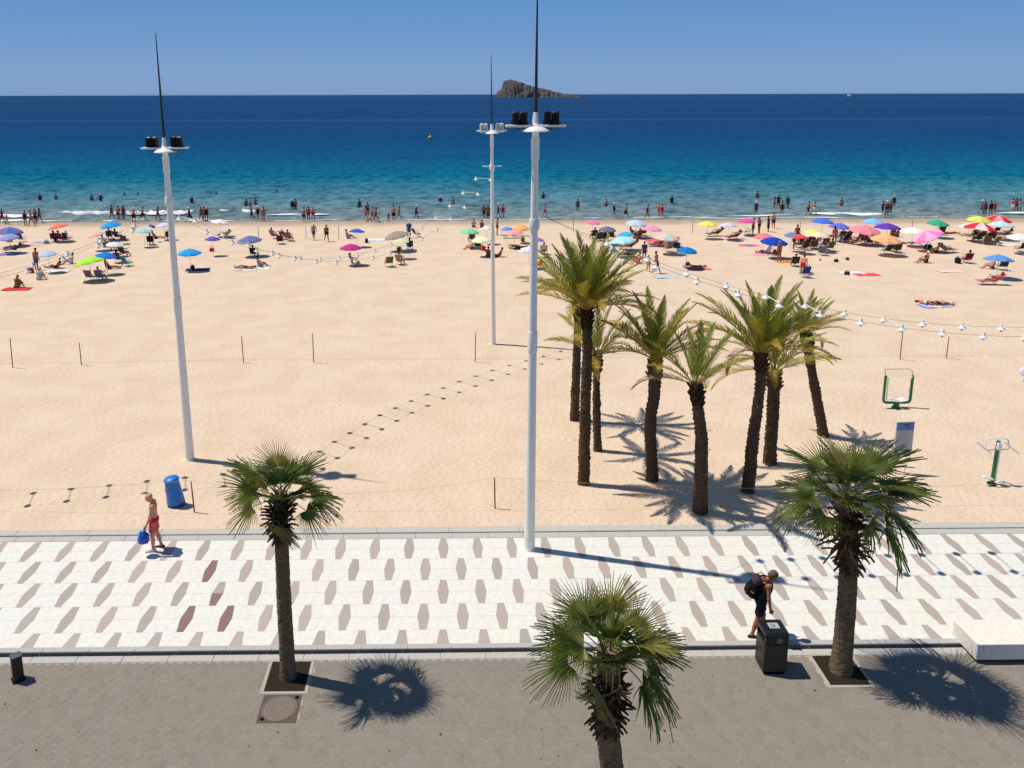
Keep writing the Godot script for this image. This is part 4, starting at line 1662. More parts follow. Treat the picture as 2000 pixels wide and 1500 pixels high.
	g.lathe([[0.0, -0.03], [0.16, -0.03], [0.19, 0.0], [0.16, 0.03], [0.0, 0.03]], 18, Vector3.ZERO, false)
	part("pad", g, M.gym_white, o, Vector3(-0.36, 0.98, 0), Vector3(1.2, 0, 0.2))
	g = Geo.new()
	g.tube([Vector3(0.1, 1.05, 0), Vector3(-0.25, 1.0, -0.02)], [0.03], 8)
	part("pad_arm", g, M.gym_white, o)


# ---------------------------------------------------------------- rope fences on the sand
func build_fences() -> void:
	var posts := [[380, 1000, 940, "rusty post beside the blue beach bin"], [967, 993, 934, "rusty post left of the near mast, at the promenade edge"], [25, 718, 660, "rusty thin post in mid sand at the left edge"], [159, 712, 668, "thin pale post in mid sand, second from the left"],
		[476, 709, 655, "rusty thin post in mid sand right of the left mast"], [613, 708, 650, "thin pale post in mid sand above the footprints-free sand"], [928, 707, 650, "rusty thin post just left of the far mast"], [1758, 702, 645, "rusty thin post above the green gym machine"], [1848, 700, 657, "rusty thin post right of the green gym machine"],
		[505, 466, 440, "slim upright pole between slate parasol and maroon chairs"], [598, 466, 441, "slim upright pole left of the man in blue trunks"], [662, 468, 440, "slim upright pole left of the grey sitting person"], [1352, 456, 430, "slim upright pole left of the yellow parasol"],
		[1562, 458, 431, "slim upright pole above the red parasol"], [1781, 446, 428, "slim upright pole above the cream parasol"], [1120, 452, 418, "slim upright pole left of the far pink parasol"]]
	posts[5][3] = "thin pale post in mid sand between the left and far masts"
	for q in posts:
		var at := on_sand(q[0], q[1])
		var h := up_at(at, q[0], q[2])
		var o := thing("fence_post", q[3], "post", at, 0, "thin posts standing in the sand")
		var lean := Vector3(rng.randf_range(-0.03, 0.03), 0, rng.randf_range(-0.02, 0.02))
		if q[0] == 380: lean.x = -0.045
		var g := Geo.new()
		var r := 0.022 if q[1] > 600 else 0.025
		g.tube([Vector3(0, -0.1, 0), lean * h * 0.5 + Vector3.UP * h * 0.5, lean * h + Vector3.UP * h], [r, r, r * 0.8], 7)
		part("stake", g, M.rust, o)
		g = Geo.new()
		g.lathe([[r + 0.002, -0.02], [r + 0.008, 0.0], [r + 0.002, 0.02]], 7, lean * h * 0.93 + Vector3.UP * h * 0.93)
		part("tie", g, M.rope, o)
	# thin ropes lying slack along the two post rows
	rope([[-900, 935], [380, 944], [967, 938], [2300, 925]], 1.0, "slack rope strung along the near posts by the promenade")
	rope([[-700, 712], [25, 712], [476, 704], [928, 702], [1758, 697], [2500, 692]], 0.05, "slack rope lying along the mid sand posts")


func rope(px: Array, lift: float, label: String) -> void:
	var path := []
	for i in px.size() - 1:
		var foot0 := on_sand(px[i][0], px[i][1] + (56 if lift > 0.5 else 0))
		var foot1 := on_sand(px[i + 1][0], px[i + 1][1] + (56 if lift > 0.5 else 0))
		for k in 12:
			var u := k / 12.0
			var p := foot0.lerp(foot1, u)
			var h := lift - (0.45 if lift > 0.5 else 0.0) * 4.0 * u * (1.0 - u)
			path.append(Vector3(p.x, sand_y(p.z) + h, p.z))
	var o := thing("rope", label, "rope", Vector3.ZERO)
	var g := Geo.new()
	g.tube(path, [0.0042], 5)
	part("strand", g, M.rope, o)


# ---------------------------------------------------------------- people
func skel(hip_y: float, lean: float, legs: Array, arms: Array, nod := 8.0) -> Dictionary:
	var j := {}
	var l := deg_to_rad(lean)
	var up := Vector3(0, cos(l), sin(l))
	var fw := Vector3(0, -sin(l), cos(l))
	var hip := Vector3(0, hip_y, 0)
	j.hip = hip
	j.up = up
	j.fw = fw
	j.waist = hip + up * 0.15
	j.chest = hip + up * 0.35
	j.neck = hip + up * 0.52 - fw * 0.01
	var n := l + deg_to_rad(nod)
	var hu := Vector3(0, cos(n), sin(n))
	j.hu = hu
	j.hf = Vector3(0, -sin(n), cos(n))
	j.head = j.neck + hu * 0.155 + j.hf * 0.02
	for s in 2:
		var side := 1.0 if s == 0 else -1.0
		var x := Vector3.RIGHT * side
		var k := "l" if s == 0 else "r"
		j["sh" + k] = hip + up * 0.465 + x * 0.175
		var a := deg_to_rad(arms[s][0])
		var o := deg_to_rad(arms[s][1])
		var d := (-up * cos(a) + fw * sin(a)) * cos(o) + x * sin(o)
		j["el" + k] = j["sh" + k] + d * 0.29
		var e := a + deg_to_rad(arms[s][2])
		var o2 := deg_to_rad(arms[s][3])
		var d2 := (-up * cos(e) + fw * sin(e)) * cos(o2) + x * sin(o2)
		j["wr" + k] = j["el" + k] + d2 * 0.25
		j["ha" + k] = j["wr" + k] + d2 * 0.13
		j["hd" + k] = d2
		j["th" + k] = hip + x * 0.085
		var b := deg_to_rad(legs[s][0])
		var sp := sin(deg_to_rad(legs[s][2]))
		j["kn" + k] = j["th" + k] + (Vector3(0, -cos(b), sin(b)) + x * sp).normalized() * 0.43
		var c := b - deg_to_rad(legs[s][1])
		j["an" + k] = j["kn" + k] + Vector3(0, -cos(c), sin(c)) * 0.41
		var t := c + deg_to_rad(legs[s][3] if legs[s].size() > 3 else 84.0)
		j["to" + k] = j["an" + k] + Vector3(0, -cos(t), sin(t)) * 0.16 + x * 0.02 - Vector3(0, cos(c), -sin(c)) * 0.035
	return j


func body_bones(j: Dictionary, fine := false) -> Array:
	var b := []
	for s in ["l", "r"]:
		b.append([j["th" + s], j["kn" + s], 0.086, 0.056])
		b.append([j["kn" + s], j["an" + s], 0.053, 0.036])
		var calf: Vector3 = j["kn" + s].lerp(j["an" + s], 0.28)
		b.append([calf - j.fw * 0.012, j["kn" + s].lerp(j["an" + s], 0.55) - j.fw * 0.008, 0.050, 0.040])
		b.append([j["an" + s], j["to" + s], 0.038, 0.030])
		b.append([j["sh" + s], j["el" + s], 0.048, 0.038])
		b.append([j["el" + s], j["wr" + s], 0.038, 0.026])
		if not fine:
			b.append([j["wr" + s], j["ha" + s], 0.034, 0.024])
		b.append([j.chest + j.up * 0.06, j["sh" + s], 0.085, 0.052])
		var x: float = 0.06 if s == "l" else -0.06
		b.append([j.waist + Vector3.RIGHT * x * 0.8, j.chest + Vector3.RIGHT * x * 1.2 + j.up * 0.03, 0.088, 0.098])
		b.append([j.hip + Vector3.RIGHT * x - j.fw * 0.03, j.waist + Vector3.RIGHT * x * 0.8, 0.098, 0.088])
	b.append([j.chest + j.up * 0.10, j.neck, 0.08, 0.056])
	b.append([j.neck, j.head - j.hu * 0.05, 0.053, 0.050])
	if not fine:
		b.append([j.head - j.hu * 0.045 + j.hf * 0.025, j.head + j.hu * 0.03, 0.068, 0.088])
	return b


func cloth_bones(j: Dictionary, kind: String, grow := 0.014) -> Array:
	var b := []
	var legs: float = {"shorts": 0.62, "trunks": 0.16, "suit": 0.12, "bikini": 0.12, "shirt": 0.5, "dress": 0.0, "trousers": 0.0}.get(kind, 0.2)
	for s in ["l", "r"]:
		var x: float = 0.06 if s == "l" else -0.06
		b.append([j.hip + Vector3.RIGHT * x - j.fw * 0.03, j.hip + Vector3.RIGHT * x * 0.9 + j.up * 0.06, 0.098 + grow, 0.092 + grow])
		if legs > 0:
			b.append([j["th" + s], j["th" + s].lerp(j["kn" + s], legs), 0.088 + grow, lerpf(0.088, 0.064, legs) + grow * 1.6])
		if kind in ["suit", "shirt", "dress"]:
			b.append([j.hip + Vector3.RIGHT * x + j.up * 0.06, j.waist + Vector3.RIGHT * x * 0.8, 0.092 + grow, 0.088 + grow])
			b.append([j.waist + Vector3.RIGHT * x * 0.8, j.chest + Vector3.RIGHT * x * 1.2 + j.up * 0.03, 0.088 + grow, 0.096 + grow])
		if kind in ["shirt", "dress"]:
			b.append([j.chest + j.up * 0.06, j["sh" + s], 0.085 + grow, 0.054 + grow])
			b.append([j["sh" + s], j["sh" + s].lerp(j["el" + s], 0.6), 0.05 + grow, 0.048 + grow])
		if kind == "dress":
			b.append([j["th" + s], j["th" + s].lerp(j["kn" + s], 0.95), 0.10 + grow, 0.105 + grow])
	if kind == "bikini":
		b = b.slice(0, 4)
	return b


func top_bones(j: Dictionary) -> Array:
	var b := []
	for x in [0.06, -0.06]:
		b.append([j.chest + Vector3.RIGHT * x - j.up * 0.02, j.chest + Vector3.RIGHT * x * 1.1 + j.up * 0.045, 0.108, 0.108])
	return b


func hair_bones(j: Dictionary, kind: String) -> Array:
	var c: Vector3 = j.head + j.hu * 0.035 - j.hf * 0.018
	var b := [[c, c + j.hu * 0.018, 0.094, 0.088]]
	if kind == "long":
		b.append([c - j.hf * 0.03, j.neck - j.hf * 0.065 - j.up * 0.06, 0.085, 0.05])
	elif kind == "bun":
		b.append([c - j.hf * 0.08 + j.hu * 0.06, c - j.hf * 0.09 + j.hu * 0.07, 0.04, 0.04])
	elif kind == "cap":
		b = [[c + j.hu * 0.01, c + j.hu * 0.03, 0.098, 0.088], [c + j.hf * 0.07 - j.hu * 0.0, c + j.hf * 0.14 - j.hu * 0.01, 0.03, 0.016]]
	elif kind == "hat":
		b = [[c + j.hu * 0.03, c + j.hu * 0.06, 0.098, 0.07]]
		for k in 8:
			var a := TAU * k / 8.0
			b.append([c, c + (j.hf * cos(a) + Vector3.RIGHT * sin(a)) * 0.16, 0.03, 0.016])
	return b


var poses := {}
var pose_mesh := {}
func make_poses() -> void:
	poses.stand = skel(0.87, 2, [[3, 2, 3], [-3, 3, 3]], [[5, 10, 12, 6], [0, 10, 12, 6]])
	poses.stroll = skel(0.855, 3, [[20, 6, 2], [-16, 16, 2]], [[-16, 8, 18, 5], [18, 8, 22, 5]])
	poses.stride = skel(0.825, 5, [[29, 6, 2], [-22, 24, 2]], [[-26, 8, 22, 5], [26, 8, 34, 5]])
	poses.akimbo = skel(0.86, 0, [[4, 2, 8], [-3, 3, 8]], [[-12, 48, 20, -42], [-12, 48, 20, -42]])
	poses.reach = skel(0.87, 4, [[4, 2, 4], [-2, 3, 4]], [[80, 6, 20, 0], [10, 12, 70, -20]])
	poses.stoop = skel(0.84, 52, [[10, 14, 4], [4, 10, 4]], [[70, 6, 8, 4], [64, 6, 8, 4]], -10)
	poses.sit = skel(0.115, -12, [[118, 78, 6], [112, 66, 6]], [[34, 8, 34, -6], [38, 8, 30, -6]])
	poses.knees = skel(0.115, 14, [[134, 100, 4], [130, 96, 4]], [[52, 6, 40, -14], [52, 6, 40, -14]], 16)
	poses.lean = skel(0.115, -34, [[94, 8, 6], [104, 40, 6]], [[-22, 14, 8, 10], [-18, 14, 8, 10]], 22)
	poses.chair = skel(0.36, -26, [[92, 60, 5], [88, 44, 5]], [[34, 14, 40, 2], [30, 14, 44, 2]], 18)
	poses.recline = skel(0.33, -52, [[86, 12, 5], [98, 40, 5]], [[20, 14, 30, 4], [24, 14, 34, 4]], 26)
	poses.lie = skel(0.11, -86, [[88, 0, 7], [106, 36, 7]], [[-4, 22, 10, 12], [-6, 24, 12, 12]], 8)
	for k in poses:
		var j: Dictionary = poses[k]
		pose_mesh[k] = flesh(body_bones(j), 0.031, 0.035)


func part_mesh(pose: String, what: String) -> Mesh:
	var key := pose + "/" + what
	if not pose_mesh.has(key):
		var j: Dictionary = poses[pose]
		var b: Array
		if what == "top":
			b = top_bones(j)
		elif what.begins_with("hair "):
			b = hair_bones(j, what.trim_prefix("hair "))
		else:
			b = cloth_bones(j, what)
		pose_mesh[key] = flesh(b, 0.031, 0.03)
	return pose_mesh[key]


func skin(k: int) -> StandardMaterial3D:
	return cloth([Color(0.83, 0.62, 0.50), Color(0.74, 0.50, 0.38), Color(0.64, 0.41, 0.30), Color(0.52, 0.33, 0.24), Color(0.80, 0.53, 0.44)][k])


func hair_tint(k: int) -> StandardMaterial3D:
	return cloth([Color(0.13, 0.10, 0.085), Color(0.27, 0.19, 0.13), Color(0.62, 0.50, 0.34), Color(0.60, 0.59, 0.57), Color(0.90, 0.89, 0.87), Color(0.72, 0.24, 0.22)][k])


func person(at: Vector3, pose: String, yaw: float, tone: int, wear: String, color: Color, hair: String, tint: int, label: String, group: String, size := 1.0) -> Node3D:
	var o := thing("person", label, "person", at, yaw, group)
	o.scale = Vector3.ONE * size * (0.97 + 0.06 * rng.randf())
	part("body", pose_mesh[pose], skin(tone), o)
	if wear == "bikini":
		part("bikini_bottom", part_mesh(pose, "bikini"), cloth(color), o)
		part("bikini_top", part_mesh(pose, "top"), cloth(color), o)
	else:
		part({"shorts": "shorts", "trunks": "swim_trunks", "suit": "swimsuit", "shirt": "shirt_and_shorts", "dress": "dress"}[wear], part_mesh(pose, wear), cloth(color), o)
	if hair != "bald":
		part("cap" if hair in ["cap"] else "sun_hat" if hair == "hat" else "hair", part_mesh(pose, "hair " + hair), hair_tint(tint), o)
	return o


# a hand of palm, four fingers and thumb: wrist, direction, where the palm faces, thumb side
func hand_bones(w: Vector3, d: Vector3, palm: Vector3, thumb: Vector3, curl: float) -> Array:
	var b := []
	for k in 4:
		var off := thumb * (0.03 - 0.02 * k)
		var l: float = [0.92, 1.0, 0.95, 0.78][k]
		var kn := w + d * 0.085 + off * 1.05
		b.append([w + off * 0.6 + d * 0.01, kn, 0.015, 0.013])
		var d1 := (d * cos(curl * 0.6) + palm * sin(curl * 0.6)).normalized()
		var d2 := (d * cos(curl * 1.5) + palm * sin(curl * 1.5)).normalized()
		var d3 := (d * cos(curl * 2.2) + palm * sin(curl * 2.2)).normalized()
		var p1 := kn + d1 * 0.040 * l
		var p2 := p1 + d2 * 0.026 * l
		b.append([kn, p1, 0.0105, 0.0095])
		b.append([p1, p2, 0.0095, 0.0088])
		b.append([p2, p2 + d3 * 0.020 * l, 0.0088, 0.0075])
	var t0 := w + d * 0.025 + thumb * 0.028
	var t1 := t0 + (d * 0.7 + thumb * 0.6 + palm * 0.35).normalized() * 0.042
	b.append([w + d * 0.01, t0, 0.017, 0.015])
	b.append([t0, t1, 0.014, 0.0115])
	b.append([t1, t1 + (d * 0.85 + palm * 0.5).normalized() * 0.03, 0.0115, 0.009])
	return b


func head_bones(j: Dictionary) -> Array:
	var h: Vector3 = j.head
	var u: Vector3 = j.hu
	var f: Vector3 = j.hf
	var x := Vector3.RIGHT
	var b := [[h + u * 0.035 - f * 0.025, h + u * 0.04 + f * 0.012, 0.086, 0.082], [h - u * 0.01 + f * 0.01, h - u * 0.065 + f * 0.042, 0.068, 0.045], [h - u * 0.085 + f * 0.062, h - u * 0.088 + f * 0.066, 0.026, 0.024],
		[h + u * 0.022 + f * 0.09, h - u * 0.016 + f * 0.112, 0.010, 0.016], [h - u * 0.018 + f * 0.098 + x * 0.011, h - u * 0.018 + f * 0.098 - x * 0.011, 0.010, 0.010],
		[h + u * 0.036 + f * 0.082 + x * 0.035, h + u * 0.036 + f * 0.082 - x * 0.035, 0.016, 0.016], [h - u * 0.047 + f * 0.083 + x * 0.016, h - u * 0.047 + f * 0.083 - x * 0.016, 0.011, 0.011],
		[j.neck - u * 0.02, h - u * 0.05 - f * 0.01, 0.055, 0.052]]
	for s in [-1.0, 1.0]:
		b.append([h + u * 0.018 + x * s * 0.080 - f * 0.008, h - u * 0.022 + x * s * 0.078, 0.016, 0.011])
		b.append([h + u * 0.0 + f * 0.062 + x * s * 0.042, h - u * 0.02 + f * 0.05 + x * s * 0.046, 0.022, 0.022])
	return b


func near_body(o: Node3D, j: Dictionary, tone: Color, hands: Array) -> void:
	var g := Geo.new()
	flesh_into(g, body_bones(j, true), 0.0135, 0.035)
	flesh_into(g, head_bones(j), 0.0065, 0.018)
	for h in hands:
		flesh_into(g, hand_bones(h[0], h[1], h[2], h[3], h[4]), 0.0048, 0.008)
	var f := FastNoiseLite.new()
	f.seed = 77
	f.frequency = 6.0
	for i in g.v.size():
		var t := 1.0 + 0.10 * f.get_noise_3dv(g.v[i])
		g.c[i] = Color(t, t * 0.99, t * 0.98)
	var m := paint(tone, 0.6, 0.4)
	part("body", g, m, o)
	g = Geo.new()
	for s in [-1.0, 1.0]:
		g.ball(j.head + j.hu * 0.018 + j.hf * 0.083 + Vector3.RIGHT * s * 0.033, Vector3(0.011, 0.009, 0.010), 6, 8)
	part("eyes", g, cloth(Color(0.14, 0.10, 0.09)), o)


func shoe(o: Node3D, an: Vector3, to: Vector3, material: Material, sole: Material) -> void:
	var d := (to - an)
	d.y = 0
	d = d.normalized()
	var y := minf(an.y, to.y + 0.02)
	var heel := Vector3(an.x, to.y + 0.005, an.z) - d * 0.045
	var tip := Vector3(an.x, to.y, an.z) + d * 0.185
	var p := part("shoe", flesh([[heel, heel + d * 0.05 + Vector3.UP * 0.045, 0.040, 0.044], [heel + Vector3.UP * 0.01, tip, 0.042, 0.034], [heel + d * 0.05 + Vector3.UP * 0.04, tip - d * 0.05, 0.042, 0.034]], 0.010, 0.02), material, o)
	part("sole", flesh([[heel - Vector3.UP * 0.030, heel.lerp(tip, 0.5) - Vector3.UP * 0.030 + d.cross(Vector3.UP) * 0.008, 0.020, 0.022], [heel.lerp(tip, 0.5) - Vector3.UP * 0.030 - d.cross(Vector3.UP) * 0.008, tip - Vector3.UP * 0.026, 0.022, 0.018], [heel - Vector3.UP * 0.03 + d.cross(Vector3.UP) * 0.018, tip - Vector3.UP * 0.027 + d.cross(Vector3.UP) * 0.018, 0.018, 0.015], [heel - Vector3.UP * 0.03 - d.cross(Vector3.UP) * 0.018, tip - Vector3.UP * 0.027 - d.cross(Vector3.UP) * 0.018, 0.018, 0.015]], 0.009, 0.012), sole, p)


func build_near_people() -> void:
	# man in red striped shorts, walking left, head bent, blue bag in his hand
	var at := on_level(304, 1073, 0.0)
	var o := thing("person", "bald shirtless person in red striped shorts walking left with a blue bag", "person", at, -80)
	var size := 0.98
	o.scale = Vector3.ONE * size
	var j := skel(0.895, -3, [[5, 4, 2, 88], [-6, 8, 2, 94]], [[10, 9, 12, 4], [4, 12, 16, -2]], 34)
	near_body(o, j, Color(0.80, 0.555, 0.45), [
		[j.wrl, j.hdl, Vector3(-1, 0, 0), Vector3(0, 0, 1), 1.15],
		[j.wrr, j.hdr, Vector3(1, 0, 0), Vector3(0, 0, 1), 0.5]])
	var g := Geo.new()
	var cb := cloth_bones(j, "shorts", 0.017)
	flesh_into(g, cb, 0.012, 0.03)
	for i in g.v.size():
		var y := g.v[i].y
		var s := fposmod((y + 0.15 * g.v[i].x * g.v[i].x) / 0.062, 1.0)
		var white := s < 0.20 and y < 0.90 and y > 0.55
		g.c[i] = Color(0.70, 0.50, 0.48) if white else Color(0.55, 0.025, 0.032)
	part("shorts", g, paint(Color.WHITE, 0.85, 0.25), o)
	for s in ["l", "r"]:
		shoe(o, j["an" + s], j["to" + s], cloth(Color(0.80, 0.78, 0.75)) if s == "l" else cloth(Color(0.28, 0.27, 0.28)), cloth(Color(0.86, 0.85, 0.83)) if s == "l" else cloth(Color(0.30, 0.29, 0.30)))
	# the bag hangs from his closed hand
	var grip: Vector3 = o.transform * (j.wrl + j.hdl * 0.10)
	var bag := thing("plastic_bag", "full royal blue plastic bag hanging from the walking person's hand", "bag", grip - Vector3(0.05, 0.40, -0.02))
	var f := FastNoiseLite.new()
	f.seed = 5
	f.frequency = 3.0
	g = Geo.new()
	flesh_into(g, [[Vector3(0, 0.12, 0), Vector3(0.015, 0.17, 0), 0.135, 0.13], [Vector3(-0.03, 0.10, 0.02), Vector3(0.05, 0.09, -0.02), 0.10, 0.10], [Vector3(0, 0.2, 0), Vector3(0.03, 0.33, 0), 0.10, 0.035]], 0.012, 0.03)
	for i in g.v.size():
		var w := f.get_noise_3d(g.v[i].x * 4, g.v[i].y * 1.6, g.v[i].z * 4)
		g.v[i] += g.n[i] * w * 0.028
	var bm := paint(Color(0.045, 0.26, 0.66), 0.35, 0.5)
	part("sack", g, bm, bag)
	for s in [-1, 1]:
		g = Geo.new()
		g.tube([Vector3(0.03 + s * 0.03, 0.30, s * 0.01), Vector3(0.04 + s * 0.035, 0.36, s * 0.012), Vector3(0.05, 0.42, 0), Vector3(0.06 + s * -0.03, 0.37, -s * 0.012)], [0.013, 0.009, 0.009, 0.011], 6)
		part("handle", g, bm, bag)
	g = Geo.new()
	flesh_into(g, [[Vector3(-0.11, 0.12, 0.0), Vector3(-0.08, 0.30, 0.0), 0.05, 0.035], [Vector3(-0.08, 0.30, 0), Vector3(-0.05, 0.36, 0), 0.03, 0.02]], 0.010, 0.02)
	part("pale_inner_bag", g, paint(Color(0.45, 0.66, 0.86), 0.35, 0.5), bag)

	# person with a rucksack bending towards the bin
	at = on_level(1481, 1240, 0.0)
	o = thing("person", "grey-haired person in dark shorts stooping right by the black bin, rucksack on", "person", at, 84)
	o.scale = Vector3.ONE * 0.99
	j = skel(0.885, 12, [[14, 10, 2, 88], [-9, 6, 2, 92]], [[8, 6, 16, 0], [14, 8, 10, 2]], 30)
	near_body(o, j, Color(0.60, 0.375, 0.27), [
		[j.wrl, j.hdl, Vector3(-1, 0, 0), Vector3(0, 0, 1), 0.45],
		[j.wrr, j.hdr, Vector3(1, 0, 0), Vector3(0, 0, 1), 0.9]])
	g = Geo.new()
	flesh_into(g, cloth_bones(j, "shorts", 0.016), 0.012, 0.03)
	part("shorts", g, cloth(Color(0.17, 0.16, 0.165)), o)
	g = Geo.new()
	var tank := []
	for x in [0.06, -0.06]:
		tank.append([j.hip + Vector3.RIGHT * x + j.up * 0.05, j.waist + Vector3.RIGHT * x * 0.8, 0.108, 0.102])
		tank.append([j.waist + Vector3.RIGHT * x * 0.8, j.chest + Vector3.RIGHT * x * 1.2 + j.up * 0.03, 0.102, 0.110])
		tank.append([j.chest + Vector3.RIGHT * x * 1.2 + j.up * 0.03, j.chest + Vector3.RIGHT * x * 1.7 + j.up * 0.13, 0.06, 0.045])
	flesh_into(g, tank, 0.012, 0.03)
	part("tank_top", g, cloth(Color(0.19, 0.18, 0.20)), o)
	g = Geo.new()
	var c: Vector3 = j.head + j.hu * 0.042 - j.hf * 0.022
	flesh_into(g, [[c, c + j.hf * 0.02 + j.hu * 0.012, 0.091, 0.086], [c - j.hu * 0.05 - j.hf * 0.02, c, 0.075, 0.088]], 0.0075, 0.02)
	for i in g.v.size():
		var w := f.get_noise_3dv(g.v[i] * 9.0)
		g.v[i] += g.n[i] * w * 0.010
		g.c[i] = Color.WHITE * (1.0 + 0.5 * w)
	part("hair", g, paint(Color(0.37, 0.35, 0.33), 0.8, 0.3), o)
	for s in ["l", "r"]:
		shoe(o, j["an" + s], j["to" + s], cloth(Color(0.12, 0.115, 0.12)), cloth(Color(0.72, 0.71, 0.70)))
	# rucksack: worn, but a thing of its own
	var tr: Transform3D = o.transform
	var bp := thing("rucksack", "black and mauve rucksack on the stooping person's back", "rucksack", at)
	bp.transform = tr
	var mid: Vector3 = j.chest - j.fw * 0.235 - j.up * 0.04
	g = Geo.new()
	flesh_into(g, [[mid - j.up * 0.17 + Vector3.RIGHT * 0.07, mid + j.up * 0.12 + Vector3.RIGHT * 0.06, 0.11, 0.09], [mid - j.up * 0.17 - Vector3.RIGHT * 0.07, mid + j.up * 0.12 - Vector3.RIGHT * 0.06, 0.11, 0.09], [mid - j.up * 0.16 - j.fw * 0.05, mid + j.up * 0.06 - j.fw * 0.03, 0.11, 0.10]], 0.013, 0.03)
	part("main_pouch", g, cloth(Color(0.085, 0.075, 0.08)), bp)
	g = Geo.new()
	flesh_into(g, [[mid + j.up * 0.10 + Vector3.RIGHT * 0.06, mid + j.up * 0.17 - Vector3.RIGHT * 0.06, 0.092, 0.092], [mid + j.up * 0.10 - Vector3.RIGHT * 0.06, mid + j.up * 0.17 + Vector3.RIGHT * 0.06, 0.092, 0.092]], 0.013, 0.03)
	part("top_flap", g, cloth(Color(0.27, 0.215, 0.24)), bp)
	g = Geo.new()
	flesh_into(g, [[mid - j.up * 0.16 - j.fw * 0.11 + Vector3.RIGHT * 0.05, mid - j.up * 0.03 - j.fw * 0.11 + Vector3.RIGHT * 0.05, 0.07, 0.06], [mid - j.up * 0.16 - j.fw * 0.11 - Vector3.RIGHT * 0.05, mid - j.up * 0.03 - j.fw * 0.11 - Vector3.RIGHT * 0.05, 0.07, 0.06]], 0.012, 0.03)
	part("front_pocket", g, cloth(Color(0.12, 0.10, 0.105)), bp)
	g = Geo.new()
	g.tube([mid - j.up * 0.10 - j.fw * 0.03 - Vector3.RIGHT * 0.182, mid - j.up * 0.075 - j.fw * 0.10 - Vector3.RIGHT * 0.145], [0.010], 6)
	part("pale_tab", g, cloth(Color(0.62, 0.50, 0.48)), bp)
	g = Geo.new()
	g.tube([mid + j.up * 0.22 + j.fw * 0.02, mid + j.up * 0.33 + j.fw * 0.0, mid + j.up * 0.36 + j.fw * 0.05, mid + j.up * 0.30 + j.fw * 0.13], [0.012], 6)
	part("grab_loop", g, cloth(Color(0.16, 0.14, 0.15)), bp)
	for s in ["l", "r"]:
		var sg: float = 1.0 if s == "l" else -1.0
		var sh: Vector3 = j["sh" + s] - Vector3.RIGHT * sg * 0.055
		g = Geo.new()
		g.tube([mid + j.up * 0.19 + Vector3.RIGHT * sg * 0.07, sh + j.up * 0.082 - j.fw * 0.04, sh + j.up * 0.06 + j.fw * 0.07, sh + j.fw * 0.115 - j.up * 0.08, sh + j.fw * 0.09 - j.up * 0.22 + Vector3.RIGHT * sg * 0.03, mid - j.up * 0.14 + Vector3.RIGHT * sg * 0.12 + j.fw * 0.10], [0.021, 0.023, 0.023, 0.020, 0.014, 0.014], 6)
		part("strap", g, cloth(Color(0.24, 0.20, 0.215)), bp)


# ---------------------------------------------------------------- beach things
func parasol_shape(kind: int) -> Array:   # [canopy, alternate panels, ribs]
	var main := Geo.new()
	var alt := Geo.new()
	var ribs := Geo.new()
	for k in 8:
		var g := alt if k % 2 == 1 and kind == 1 else main
		var rows := []
		for j in 7:
			var u := j / 6.0
			var row := PackedVector3Array()
			for i in 5:
				var s := i / 4.0
				var a := TAU * (k + s) / 8.0
				var edge := cos(PI / 8.0) / cos((s - 0.5) * PI / 4.0)
				var r := u * lerpf(1.0, edge, 0.85)
				var y := 0.36 * (1.0 - pow(u, 1.55)) - 0.028 * sin(PI * s) * u
				row.append(Vector3(cos(a) * r, y, sin(a) * r))
			rows.append(row)
		var lip := PackedVector3Array()
		for i in 5:
			var p: Vector3 = rows[-1][i]
			lip.append(Vector3(p.x * 1.005, p.y - 0.055 - 0.02 * sin(PI * i / 4.0), p.z * 1.005))
		rows.append(lip)
		g.sheet(rows, false, false)
		var a := TAU * k / 8.0
		var e := Vector3(cos(a), 0, sin(a))
		ribs.tube([e * 0.06 + Vector3.UP * 0.33, e * 0.5 + Vector3.UP * 0.22, e * 0.985 + Vector3.DOWN * 0.012], [0.006], 4)
	for g in [main, alt]:
		var up := 0.0
		for q in g.n:
			up += q.y
		if up < 0:
			for i in g.n.size(): g.n[i] = -g.n[i]
			g.t.reverse()
	return [main.mesh(), alt.mesh() if kind == 1 else null, ribs.mesh()]


